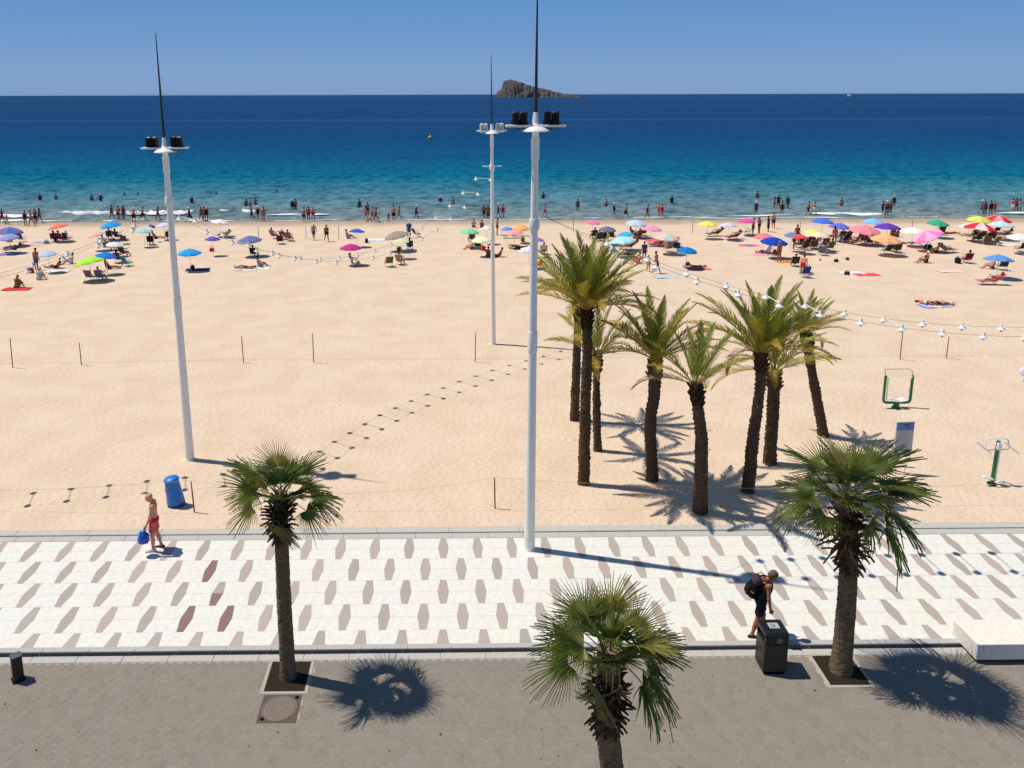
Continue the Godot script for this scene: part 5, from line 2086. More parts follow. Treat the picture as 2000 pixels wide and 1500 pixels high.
var shades := []
func parasol(px: float, py: float, wide: float, tilt: float, color: Color, second, label: String, high := 1.5) -> void:
	var c := on_sand(px, py, high)
	var foot := Vector3(c.x, sand_y(c.z), c.z)
	var s := (c + Vector3.UP * high - EYE).length() / 1640.0
	var r := wide * 0.5 * s * 1.04
	var o := thing("beach_parasol", label, "parasol", foot, 0, "parasols on the beach")
	var t := deg_to_rad(tilt)
	var fore := rng.randf_range(-0.10, 0.12)
	if shades.is_empty():
		shades = [parasol_shape(0), parasol_shape(1)]
	var sh: Array = shades[1 if second != null else 0]
	var b := Basis(Vector3.BACK, -t) * Basis(Vector3.RIGHT, fore) * Basis(Vector3.UP, rng.randf() * TAU)
	var hub := Vector3(0, high - 0.14 * r, 0)
	var cm := paint(color, 0.8, 0.25)
	cm.backlight_enabled = true
	cm.backlight = Color(0.35, 0.35, 0.35)
	var can := part("canopy", sh[0], cm, o)
	can.transform = Transform3D(b.scaled(Vector3(r, r * 1.02, r)) if false else b * Basis.from_scale(Vector3.ONE * r), hub)
	if second != null:
		var sm := paint(second, 0.8, 0.25)
		sm.backlight_enabled = true
		sm.backlight = Color(0.35, 0.35, 0.35)
		part("canopy_panels", sh[1], sm, o).transform = can.transform
	part("ribs", sh[2], M.lamp_white, o).transform = Transform3D(b * Basis.from_scale(Vector3.ONE * r), hub - b.y * 0.012)
	var g := Geo.new()
	var top := hub + b.y * r * 0.36
	var knee := hub - b.y * 0.25
	g.tube([Vector3(knee.x * 0.4, -0.25, knee.z * 0.4), Vector3(knee.x * 0.9, knee.y - 0.05, knee.z * 0.9), knee, top], [0.016], 6)
	part("pole", g, M.lamp_white, o)
	g = Geo.new()
	g.tube([top, top + b.y * 0.07], [0.022, 0.008], 6)
	part("finial", g, cm, o)


var chairs := {}
func chair(at: Vector3, yaw: float, kind: String, color: Color, label: String) -> Node3D:
	var o: Node3D
	if not chairs.has(kind):
		o = thing("beach_chair", label, "beach chair", at, yaw, "folding beach chairs and loungers")
		var back := deg_to_rad(28 if kind == "upright" else 52)
		var sy := 0.27
		var legs := 0.46 if kind == "upright" else 1.05
		var bl := 0.58 if kind == "upright" else 0.72
		var up := Vector3(0, cos(back), -sin(back))
		var rows := []
		for j in 7:
			var row := PackedVector3Array()
			var u := j / 6.0
			for i in 3:
				row.append(Vector3((i - 1) * 0.25, sy - 0.045 * sin(PI * u) - 0.012 * (1 - absi(i - 1)), -0.02 + legs * u))
			rows.append(row)
		var g := Geo.new()
		g.sheet(rows, false, false)
		part("seat", g, cloth(color), o)
		rows = []
		for j in 7:
			var row := PackedVector3Array()
			var u := j / 6.0
			for i in 3:
				row.append(Vector3((i - 1) * 0.25, sy, -0.03) + up * bl * u + Vector3(0, -sin(back), -cos(back)) * (0.03 * sin(PI * u) + 0.012 * (1 - absi(i - 1))))
			rows.append(row)
		g = Geo.new()
		g.sheet(rows, false, false)
		part("backrest", g, cloth(color), o)
		for s in [-1, 1]:
			var x: float = 0.262 * s
			g = Geo.new()
			g.tube([Vector3(x, sy, legs), Vector3(x, sy, -0.02), Vector3(x, sy, -0.03) + up * bl], [0.013], 6)
			part("side_frame", g, M.plate, o)
			g = Geo.new()
			g.tube([Vector3(x, 0.0, legs * 0.95), Vector3(x, sy + (0.14 if kind == "upright" else 0.0), legs * 0.62)], [0.011], 6)
			part("leg", g, M.plate, o)
			g = Geo.new()
			g.tube([Vector3(x, 0.0, -0.22), Vector3(x, sy, legs * 0.3)], [0.011], 6)
			part("leg", g, M.plate, o)
			g = Geo.new()
			g.box(Vector3(x, sy + 0.19, 0.13), Vector3(0.045, 0.022, 0.36), 0.008)
			part("armrest", g, M.deep_black, o)
		chairs[kind] = o
		return o
	o = copy_of(chairs[kind], "beach_chair", label, at, yaw)
	for c in o.get_children():
		if c.name in ["seat", "backrest"]:
			c.material_override = cloth(color)
	return o


var towel_mesh := {}
func towel(at: Vector3, yaw: float, color: Color, label: String, long := 1.8, wide := 0.95, band = null) -> void:
	var o := thing("beach_towel", label, "towel", at, yaw, "towels and mats on the sand")
	var f := FastNoiseLite.new()
	f.seed = rng.randi() % 1000
	f.frequency = 1.6
	for part_no in (2 if band != null else 1):
		var rows := []
		for j in 13:
			var row := PackedVector3Array()
			for i in 9:
				var x := (i / 8.0 - 0.5) * long * (1.0 if part_no == 0 else 0.34)
				var z := (j / 12.0 - 0.5) * wide
				row.append(Vector3(x + f.get_noise_2d(z * 2, 9) * 0.05, 0.035 + f.get_noise_2d(x, z) * 0.035 + 0.008 * part_no, z + f.get_noise_2d(x * 2, 50) * 0.05))
			rows.append(row)
		var g := Geo.new()
		g.sheet(rows, false, false)
		if g.n[40].y < 0:
			for i in g.n.size(): g.n[i] = -g.n[i]
			g.t.reverse()
		part("cloth" if part_no == 0 else "stripe", g, cloth(color if part_no == 0 else band), o)


func bag(at: Vector3, color: Color, label: String, size := 1.0, called := "beach_bag") -> void:
	var o := thing(called, label, "bag", at, rng.randf_range(0, 180), "bags and small things on the sand")
	o.scale = Vector3.ONE * size
	var g := Geo.new()
	g.sheet(bag_rows(), true)
	part("sack", g, cloth(color), o)
	for s in [-1, 1]:
		g = Geo.new()
		g.tube([Vector3(-0.13, 0.28, 0.05 * s), Vector3(-0.09, 0.42, 0.06 * s), Vector3(0.09, 0.42, 0.06 * s), Vector3(0.13, 0.28, 0.05 * s)], [0.012], 5)
		part("handle", g, cloth(color.darkened(0.25)), o)


func bag_rows() -> Array:
	var rows := []
	for q in [[0.02, 0.0], [0.9, 0.0], [1.0, 0.08], [0.98, 0.2], [0.85, 0.30], [0.7, 0.33], [0.05, 0.30]]:
		var ring := PackedVector3Array()
		for i in 14:
			var a := TAU * i / 14.0
			var w := 1.0 + 0.06 * sin(a * 3.0 + q[1] * 20.0)
			ring.append(Vector3(signf(cos(a)) * pow(absf(cos(a)), 0.7) * 0.25 * q[0] * w, q[1], signf(sin(a)) * pow(absf(sin(a)), 0.7) * 0.13 * q[0] * w))
		rows.append(ring)
	return rows


func build_beach() -> void:
	make_poses()
	var black := Color(0.10, 0.10, 0.11)
	var navy := Color(0.12, 0.14, 0.25)
	var white := Color(0.90, 0.90, 0.89)
	var maroon := Color(0.42, 0.20, 0.25)
	var mauve := Color(0.50, 0.40, 0.44)
	var dark := Color(0.20, 0.20, 0.22)
	var olive := Color(0.36, 0.38, 0.22)
	var teal := Color(0.10, 0.50, 0.55)
	var red := Color(0.78, 0.17, 0.19)
	var pink := Color(0.90, 0.50, 0.60)
	# parasols: x, y, width in the picture, tilt, colour, second colour, label
	var sky_blue := Color(0.16, 0.60, 0.87)
	for p in [
		[18, 449, 44, 4, Color(0.20, 0.50, 0.72), Color(0.52, 0.42, 0.68), "big blue and purple striped parasol at the far left edge"],
		[16, 461, 34, 0, Color(0.62, 0.63, 0.82), null, "lavender parasol in front of the blue and purple striped one"],
		[113, 441, 33, -13, Color(0.93, 0.48, 0.42), null, "coral parasol over three sitters left of the sky blue one"],
		[216, 438, 36, -8, sky_blue, null, "sky blue parasol near the waterline, left of the left mast"],
		[188, 456, 30, -14, Color(0.93, 0.70, 0.68), null, "pale pink parasol beside the sky blue one near the waterline"],
		[224, 476, 31, 5, white, null, "white parasol above the bright blue one in the left cluster"],
		[207, 497, 36, 9, Color(0.12, 0.50, 0.86), null, "bright blue parasol touching the lime green one"],
		[174, 508, 52, -12, Color(0.66, 0.90, 0.27), null, "lime green tilted parasol in the left cluster"],
		[93, 494, 30, 0, Color(0.70, 0.79, 0.90), null, "pale blue parasol right of the person in green shorts"],
		[281, 450, 28, 3, Color(0.58, 0.82, 0.88), null, "pale cyan parasol left of the left mast"],
		[297, 441, 13, 30, Color(0.08, 0.43, 0.68), null, "small deep blue parasol above the pale cyan one"],
		[320, 438, 26, -8, Color(0.80, 0.83, 0.92), null, "whitish lavender parasol just left of the left mast"],
		[370, 491, 42, 0, Color(0.15, 0.62, 0.88), null, "azure parasol standing alone just right of the left mast"],
		[430, 432, 34, 8, white, null, "white parasol near the waterline right of the left mast"],
		[415, 465, 28, 2, Color(0.45, 0.33, 0.74), null, "small violet parasol left of the slate blue one"],
		[487, 466, 46, -4, Color(0.42, 0.46, 0.66), null, "large slate blue parasol left of the maroon chairs"],
		[697, 450, 30, 3, Color(0.16, 0.38, 0.80), null, "cobalt parasol right of the grey sitting person, mid beach"],
		[685, 481, 42, 0, Color(0.76, 0.20, 0.55), null, "magenta parasol standing alone in mid beach"],
		[774, 457, 48, -12, Color(0.62, 0.57, 0.53), null, "taupe parasol with its edge tipped low, mid beach"],
		[783, 470, 32, 0, Color(0.86, 0.86, 0.72), null, "cream parasol under the taupe one"],
		[917, 450, 38, 3, Color(0.50, 0.84, 0.66), null, "mint green parasol left of the far mast"],
		[940, 466, 38, -4, Color(0.92, 0.93, 0.78), null, "pale yellow parasol in front of the mint green one"],
		[950, 445, 28, 0, Color(0.88, 0.89, 0.89), null, "pale grey parasol behind the far mast"],
		[990, 446, 24, -4, Color(0.42, 0.55, 0.90), null, "periwinkle parasol right of the far mast"],
		[1004, 453, 32, -12, Color(0.95, 0.62, 0.60), null, "salmon pink parasol between the two masts"],
		[1018, 443, 34, 0, Color(0.94, 0.68, 0.42), null, "light orange parasol left of the near mast"],
		[1052, 467, 22, 6, Color(0.58, 0.42, 0.80), null, "purple parasol half hidden by the near mast"],
		[1034, 486, 34, 8, Color(0.84, 0.88, 0.95), null, "low white parasol behind the near mast"],
		[1158, 434, 28, 2, Color(0.94, 0.46, 0.68), null, "small pink parasol nearest the water right of the near mast"],
		[1187, 446, 32, 3, Color(0.45, 0.44, 0.55), null, "slate purple parasol over dark chairs"],
		[1222, 456, 32, -3, Color(0.22, 0.70, 0.84), null, "turquoise parasol behind the pale aqua one"],
		[1217, 467, 46, -4, Color(0.66, 0.89, 0.92), null, "pale aqua parasol over the sand behind the tallest palm"],
		[1243, 434, 40, 2, Color(0.74, 0.81, 0.90), null, "ice blue parasol near the waterline, centre right"],
		[1273, 445, 38, 3, Color(0.94, 0.60, 0.68), null, "rose pink parasol below the ice blue one"],
		[1303, 462, 46, 3, Color(0.70, 0.80, 0.80), Color(0.88, 0.74, 0.68), "grey and salmon parasol seen edge on above red loungers"],
		[1342, 487, 38, 4, Color(0.10, 0.47, 0.78), null, "strong blue parasol low on the sand, right of the standing person"],
		[1382, 436, 35, 0, Color(0.94, 0.89, 0.36), null, "lemon yellow parasol standing apart near the waterline"],
		[1423, 438, 31, 0, Color(0.78, 0.80, 0.88), null, "pale lavender parasol between yellow and hot pink ones"],
		[1458, 430, 33, 0, Color(0.90, 0.33, 0.60), null, "hot pink parasol beside two standing people"],
		[1491, 460, 34, -4, Color(0.93, 0.50, 0.52), null, "coral pink parasol above the royal blue one"],
		[1512, 469, 47, 2, Color(0.06, 0.28, 0.72), null, "royal blue parasol with a person standing under its edge"],
		[1546, 457, 25, -6, Color(0.33, 0.56, 0.72), null, "steel blue parasol left of the red one"],
		[1562, 461, 31, 3, Color(0.90, 0.30, 0.36), null, "red parasol over the crowded group of chairs"],
		[1587, 452, 31, 0, Color(0.93, 0.90, 0.45), null, "pale lemon parasol right of the red one"],
		[1602, 458, 34, 4, Color(0.92, 0.84, 0.74), null, "cream peach parasol right of the pale lemon one"],
		[1607, 430, 37, 2, Color(0.29, 0.46, 0.83), null, "medium blue parasol nearest the water, right side"],
		[1640, 440, 36, 3, Color(0.40, 0.45, 0.80), null, "indigo parasol right of the medium blue one"],
		[1690, 446, 52, 4, Color(0.94, 0.56, 0.62), null, "big pink parasol in the right crowd"],
		[1707, 431, 34, 3, Color(0.52, 0.74, 0.93), null, "light blue parasol behind the big pink one"],
		[1734, 441, 42, 3, Color(0.40, 0.24, 0.68), null, "deep purple parasol right of the big pink one"],
		[1731, 464, 50, 4, Color(0.95, 0.70, 0.50), null, "peach orange parasol over dark chairs in the right crowd"],
		[1783, 449, 40, 0, Color(0.93, 0.92, 0.86), null, "ivory parasol left of the tilted pink one"],
		[1812, 457, 48, -25, Color(0.93, 0.52, 0.74), Color(0.95, 0.68, 0.82), "pink striped parasol tilted steeply to the left"],
		[1832, 434, 34, 3, Color(0.20, 0.66, 0.49), null, "emerald green parasol near the waterline"],
		[1913, 427, 36, 3, Color(0.82, 0.86, 0.40), null, "yellow green parasol left of the red and white one"],
		[1950, 426, 40, 5, Color(0.87, 0.17, 0.22), Color(0.93, 0.62, 0.62), "red and white parasol nearest the water at far right"],
		[1955, 437, 38, 3, Color(0.76, 0.84, 0.88), null, "pale grey blue parasol below the red and white one"],
		[1915, 441, 50, 8, Color(0.87, 0.20, 0.24), Color(0.95, 0.82, 0.80), "red and white parasol over the olive group"],
		[1893, 439, 28, -6, Color(0.92, 0.86, 0.84), null, "whitish parasol left of the lower red and white one"],
		[1951, 503, 44, 3, Color(0.36, 0.58, 0.83), null, "cornflower blue parasol low on the sand at far right"],
		[1992, 461, 36, 0, Color(0.88, 0.91, 0.87), null, "very pale green parasol cut by the right edge"],
	]:
		parasol(p[0], p[1], p[2], p[3], p[4], p[5], p[6])

	# people at the water's edge, on the wet sand and standing on the beach
	# x, y of the feet, pose, heading, skin, wear, colour, hair, hair colour, label
	var shore := "people strolling along the water's edge"
	for p in [
		[5, 437, "stroll", 90, 2, "shirt", Color(0.50, 0.20, 0.24), "short", 0, "person in a dark red shirt at the far left waterline"],
		[14, 438, "stroll", 90, 2, "trunks", dark, "short", 0, "child beside the red-shirted person at the far left waterline", 0.66],
		[50, 441, "stand", 180, 2, "suit", navy, "short", 0, "slim person in a navy swimsuit standing left of a huddle of three"],
		[62, 441, "stroll", -90, 1, "shorts", olive, "short", 1, "left one of the huddle of three at the left waterline"],
		[70, 437, "stand", 180, 3, "shorts", black, "short", 0, "middle one of the huddle of three at the left waterline"],
		[78, 435, "stroll", 90, 3, "suit", olive, "long", 0, "right one of the huddle of three at the left waterline"],
		[219, 428, "stroll", 70, 3, "trunks", navy, "short", 0, "lean tanned person walking right, first of six near the breakers"],
		[232, 430, "stand", 180, 2, "trunks", black, "short", 0, "person in black trunks with back turned, second of six near the breakers"],
		[242, 430, "stand", 170, 3, "suit", maroon, "long", 0, "person in a maroon swimsuit, third of six near the breakers"],
		[262, 435, "akimbo", 180, 1, "shorts", black, "cap", 4, "person in black shorts and white cap, hands on hips"],
		[279, 431, "stride", 90, 1, "shorts", black, "short", 0, "person in black shorts striding right behind the white-capped one"],
		[309, 431, "stroll", 75, 3, "trunks", dark, "short", 0, "slender person strolling just left of the left mast"],
		[371, 433, "stride", -80, 1, "dress", Color(0.20, 0.14, 0.18), "hat", 4, "person in a dark dress and white hat right of the left mast"],
		[393, 431, "stroll", 60, 2, "bikini", maroon, "long", 0, "person in a maroon bikini beside the dark-dressed walker"],
		[400, 430, "stand", 180, 3, "trunks", navy, "short", 0, "person in navy trunks behind the maroon bikini wearer"],
		[404, 433, "stand", 190, 2, "suit", black, "cap", 4, "person in a black swimsuit and white cap right of the left mast"],
		[492, 428, "stroll", -70, 2, "shorts", dark, "short", 0, "left one of three people ankle deep, above the slate parasol"],
		[504, 429, "stroll", 160, 2, "suit", black, "hat", 4, "white-hatted middle one of three people ankle deep"],
		[515, 433, "stand", 180, 2, "suit", mauve, "short", 1, "right one of three people ankle deep, in a mauve swimsuit"],
		[594, 434, "stand", 175, 1, "shorts", dark, "short", 1, "broad person in dark shorts, left of a trio at the waterline"],
		[603, 432, "stand", 185, 3, "trunks", black, "short", 0, "tall dark person in the middle of the trio at the waterline"],
		[612, 432, "akimbo", 180, 1, "trunks", navy, "short", 3, "grey-haired person on the right of the trio at the waterline"],
		[714, 429, "stroll", 90, 4, "bikini", Color(0.80, 0.35, 0.42), "long", 1, "person in a pink bikini walking towards the red couple"],
		[718, 421, "stand", 180, 2, "trunks", navy, "short", 0, "person in navy trunks behind the pink bikini wearer"],
		[727, 433, "stride", 90, 4, "suit", Color(0.70, 0.24, 0.26), "short", 1, "person in a red swimsuit, left half of the striding couple"],
		[734, 434, "stride", 90, 3, "trunks", Color(0.45, 0.22, 0.22), "short", 0, "tanned right half of the striding couple"],
		[759, 434, "stand", 200, 2, "bikini", red, "long", 0, "small child in red alone at the waterline", 0.62],
		[769, 430, "stand", 180, 4, "shorts", black, "short", 0, "person in black shorts beside a hiking-paced walker, mid waterline"],
		[779, 429, "stride", 90, 2, "trunks", mauve, "short", 1, "walker striding right of the black-shorts person, mid waterline"],
		[813, 428, "stroll", 80, 3, "suit", black, "cap", 4, "lone walker in black with a pale cap, left of the light bars"],
		[945, 426, "stroll", -30, 3, "shorts", navy, "short", 0, "person in navy shorts left of the far mast at the waterline"],
		[953, 427, "stand", 170, 2, "dress", Color(0.42, 0.34, 0.16), "long", 1, "person in a brown dress partly behind the far mast"],
		[973, 424, "stroll", 90, 2, "suit", Color(0.30, 0.22, 0.35), "hat", 4, "white-hatted walker right of the far mast"],
		[982, 425, "stand", 180, 4, "suit", Color(0.60, 0.22, 0.30), "short", 0, "person in a crimson swimsuit right of the white-hatted walker"],
		[1064, 424, "stroll", 60, 4, "trunks", Color(0.52, 0.25, 0.25), "short", 0, "person in dark red trunks right of the near mast, at the waterline"],
		[1199, 423, "stroll", -80, 2, "suit", Color(0.32, 0.20, 0.20), "hat", 4, "hatted walker in a brown swimsuit, centre right waterline"],
		[1222, 425, "stride", 80, 1, "shorts", black, "short", 0, "walker in black shorts and bare chest, centre right waterline"],
		[1264, 426, "stroll", 85, 2, "suit", dark, "short", 0, "slim walker in a dark swimsuit left of the red pair"],
		[1287, 424, "stand", -60, 4, "suit", Color(0.75, 0.22, 0.22), "cap", 2, "blond left one of the pair in red swimsuits"],
		[1293, 424, "stroll", -80, 4, "suit", Color(0.68, 0.14, 0.16), "long", 2, "right one of the pair in red swimsuits"],
		[1476, 419, "stand", 180, 2, "shirt", Color(0.22, 0.27, 0.42), "hat", 4, "person in a navy shirt and white hat ankle deep"],
		[1527, 419, "stand", 160, 2, "suit", Color(0.20, 0.12, 0.14), "short", 0, "person in a blackish swimsuit below a knot of bathers"],
		[1578, 419, "stroll", 90, 2, "shorts", black, "short", 1, "person in black shorts left of the white-shorts walker"],
		[1589, 419, "stride", 80, 1, "shorts", white, "short", 1, "walker in white shorts at the right waterline"],
		[1723, 419, "stand", 80, 2, "shirt", black, "short", 0, "person in black with pale legs, left of a trio by the foam"],
		[1731, 419, "stand", 180, 2, "trunks", dark, "cap", 4, "white-capped middle one of the trio by the foam"],
		[1738, 419, "stand", 180, 3, "trunks", mauve, "short", 0, "right one of the trio by the foam"],
		[1916, 416, "stroll", 60, 2, "shirt", Color(0.50, 0.45, 0.30), "hat", 4, "white-hatted person above the yellow green parasol"],
		[1923, 419, "stand", 180, 3, "suit", Color(0.38, 0.22, 0.32), "long", 0, "person in a plum swimsuit above the yellow green parasol"],
		[1934, 419, "stand", 180, 2, "suit", black, "short", 0, "person in a black swimsuit left of a red-clad one, far right"],
		[1941, 418, "stand", 175, 4, "suit", Color(0.70, 0.30, 0.32), "short", 1, "person in a coral swimsuit above the red and white parasol"],
		[1977, 414, "stand", 180, 4, "shorts", white, "short", 1, "person in white shorts, left of the last trio at far right"],
		[1984, 413, "stand", 170, 3, "trunks", dark, "short", 0, "middle one of the last trio at far right"],
		[1991, 414, "stand", 185, 3, "shirt", Color(0.70, 0.66, 0.62), "short", 0, "right one of the last trio at far right, pale shirt"],
	]:
		person(on_shore(p[0], p[1]), p[2], p[3], p[4], p[5], p[6], p[7], p[8], p[9], shore, p[10] if p.size() > 10 else 1.0)
	var sand := "people standing on the dry sand"
	for p in [
		[613, 469, "stroll", 170, 1, "shorts", Color(0.10, 0.35, 0.52), "cap", 4, "person in blue swim shorts and pale cap walking to the sea"],
		[638, 472, "stride", 20, 3, "trunks", black, "short", 0, "tanned person in black trunks jogging on the open sand"],
		[72, 527, "stand", 172, 2, "shorts", Color(0.20, 0.38, 0.35), "short", 0, "person in green shorts standing left of the pale blue parasol"],
		[971, 459, "stand", 100, 2, "trunks", Color(0.34, 0.24, 0.20), "short", 1, "tall person standing close right of the far mast"],
		[799, 465, "stand", 180, 2, "shirt", Color(0.10, 0.32, 0.52), "cap", 4, "person in a blue shirt behind the taupe parasol"],
		[1281, 534, "stroll", -140, 1, "shorts", black, "short", 0, "bare-backed person in black shorts on the pale blue towel"],
		[1266, 530, "stand", 180, 1, "shorts", Color(0.84, 0.66, 0.26), "short", 1, "person in yellow shorts left of the black-shorts one", 0.72],
		[1258, 508, "stand", 180, 2, "shirt", Color(0.26, 0.22, 0.42), "short", 0, "person in a purple patterned shirt above the light string", 0.9],
		[1510, 446, "stand", 195, 4, "shorts", Color(0.20, 0.20, 0.42), "short", 0, "red-brown person in navy shorts right of the black-clad one"],
		[1500, 453, "stand", -100, 3, "dress", black, "short", 0, "person all in black beside the hot pink parasol group"],
		[1470, 458, "stand", 90, 3, "shorts", Color(0.16, 0.24, 0.20), "short", 0, "left one of two people under the hot pink parasol"],
		[1482, 456, "akimbo", -80, 3, "trunks", black, "short", 0, "right one of two people under the hot pink parasol"],
		[1521, 512, "stand", -150, 2, "bikini", Color(0.58, 0.38, 0.24), "bun", 2, "fair-haired person standing under the royal blue parasol's edge"],
		[1549, 487, "stoop", 90, 2, "trunks", dark, "short", 0, "person stooping under the red parasol"],
		[1629, 478, "stand", 180, 2, "suit", Color(0.78, 0.36, 0.44), "long", 0, "person in a pink swimsuit beside the indigo parasol"],
		[1567, 537, "stoop", 150, 1, "shorts", Color(0.86, 0.24, 0.28), "short", 1, "person in red shorts bending over the blue chair"],
		[1556, 474, "stand", 180, 3, "trunks", navy, "short", 0, "dark-haired person behind the steel blue parasol"],
	]:
		person(on_sand(p[0], p[1]), p[2], p[3], p[4], p[5], p[6], p[7], p[8], p[9], sand, p[10] if p.size() > 10 else 1.0)
	# bathers: x, y of the waterline, depth, pose, heading, skin, wear, colour, hair, tint, label
	for p in [
		[78, 389, 0.95, "stand", 180, 4, "shirt", Color(0.50, 0.12, 0.18), "short", 0, "bather in a red top, waist deep, far left"],
		[109, 388, 1.0, "stand", 170, 3, "trunks", navy, "short", 0, "dark bather right of the red-topped one"],
		[179, 389, 0.95, "stand", 180, 2, "trunks", dark, "short", 0, "left one of two bathers above the lime parasol"],
		[197, 391, 0.8, "akimbo", 180, 3, "suit", Color(0.16, 0.22, 0.20), "cap", 4, "white-capped right one of two bathers above the lime parasol"],
		[243, 380, 1.25, "stand", 180, 3, "trunks", navy, "short", 0, "swimmer chest deep, left of another, before the left mast"],
		[269, 380, 1.3, "stand", 180, 3, "trunks", navy, "short", 0, "swimmer chest deep nearest the left mast"],
		[375, 399, 0.55, "stand", 180, 2, "suit", Color(0.20, 0.28, 0.26), "cap", 2, "bather in a dark green swimsuit right of the left mast"],
		[422, 379, 1.2, "stand", 180, 3, "trunks", navy, "short", 0, "lone swimmer far out between left mast and slate parasol"],
		[481, 402, 0.75, "stand", 180, 3, "trunks", black, "short", 0, "broad dark bather, left of a knee-deep three"],
		[489, 400, 0.6, "stand", 180, 2, "trunks", dark, "short", 0, "child bather between two adults", 0.7],
		[499, 399, 0.85, "akimbo", 180, 2, "trunks", dark, "short", 0, "bather with elbows out, right of a knee-deep three"],
		[540, 375, 1.25, "stand", 180, 3, "trunks", navy, "short", 0, "farthest swimmer above the slate parasol"],
		[571, 409, 0.4, "akimbo", 180, 3, "suit", black, "cap", 4, "white-capped left half of a dark bathing couple"],
		[577, 408, 0.45, "stand", 160, 3, "trunks", navy, "short", 0, "right half of a dark bathing couple"],
		[702, 405, 0.65, "stand", 180, 2, "suit", Color(0.20, 0.25, 0.24), "short", 0, "lone bather above the cobalt parasol"],
		[860, 396, 0.75, "stand", 180, 2, "suit", Color(0.24, 0.18, 0.28), "cap", 4, "capped bather left of the hanging light bars"],
		[884, 398, 0.6, "stand", 160, 2, "shirt", Color(0.58, 0.60, 0.62), "short", 0, "bather in a pale shirt behind the hanging light bars", 0.9],
		[1061, 386, 0.85, "akimbo", 180, 2, "suit", Color(0.26, 0.16, 0.20), "short", 0, "bather waist deep just right of the near mast"],
		[1128, 411, 0.25, "stand", 180, 3, "trunks", navy, "short", 0, "shin-deep bather in navy trunks, above the tallest palm"],
		[1184, 405, 0.55, "akimbo", 180, 1, "trunks", navy, "short", 0, "pale bather with hands on hips, knee deep"],
		[1312, 396, 0.65, "stand", 180, 3, "suit", navy, "short", 0, "lone dark bather above the grey and salmon parasol"],
		[1479, 384, 0.9, "stand", 180, 2, "trunks", dark, "short", 1, "lone bather far out above the white-hatted one"],
		[1512, 405, 0.3, "stand", 90, 2, "bikini", maroon, "long", 0, "left one of a knot of four bathers"],
		[1520, 400, 0.4, "akimbo", 180, 3, "shirt", black, "short", 0, "tall black-shirted one of a knot of four bathers"],
		[1538, 406, 0.2, "stroll", -60, 3, "shirt", Color(0.12, 0.20, 0.24), "short", 0, "right one of a knot of four bathers, in dark teal"],
		[1643, 405, 0.4, "stand", 180, 1, "trunks", Color(0.32, 0.36, 0.30), "short", 1, "lone bather in olive trunks above the indigo parasol"],
		[1745, 404, 0.25, "stand", 170, 3, "suit", Color(0.16, 0.24, 0.22), "cap", 4, "bather in dark green right of the trio by the foam"],
		[1828, 373, 1.35, "stand", 180, 3, "trunks", navy, "short", 0, "far swimmer's head and shoulders above the emerald parasol"],
	]:
		var at := on_level(p[0], p[1], SEA + 0.05)
		at.y = SEA + 0.05 - p[2]
		person(at, p[3], p[4], p[5], p[6], p[7], p[8], p[9], p[10], "people bathing in the sea", p[11] if p.size() > 11 else 1.0)

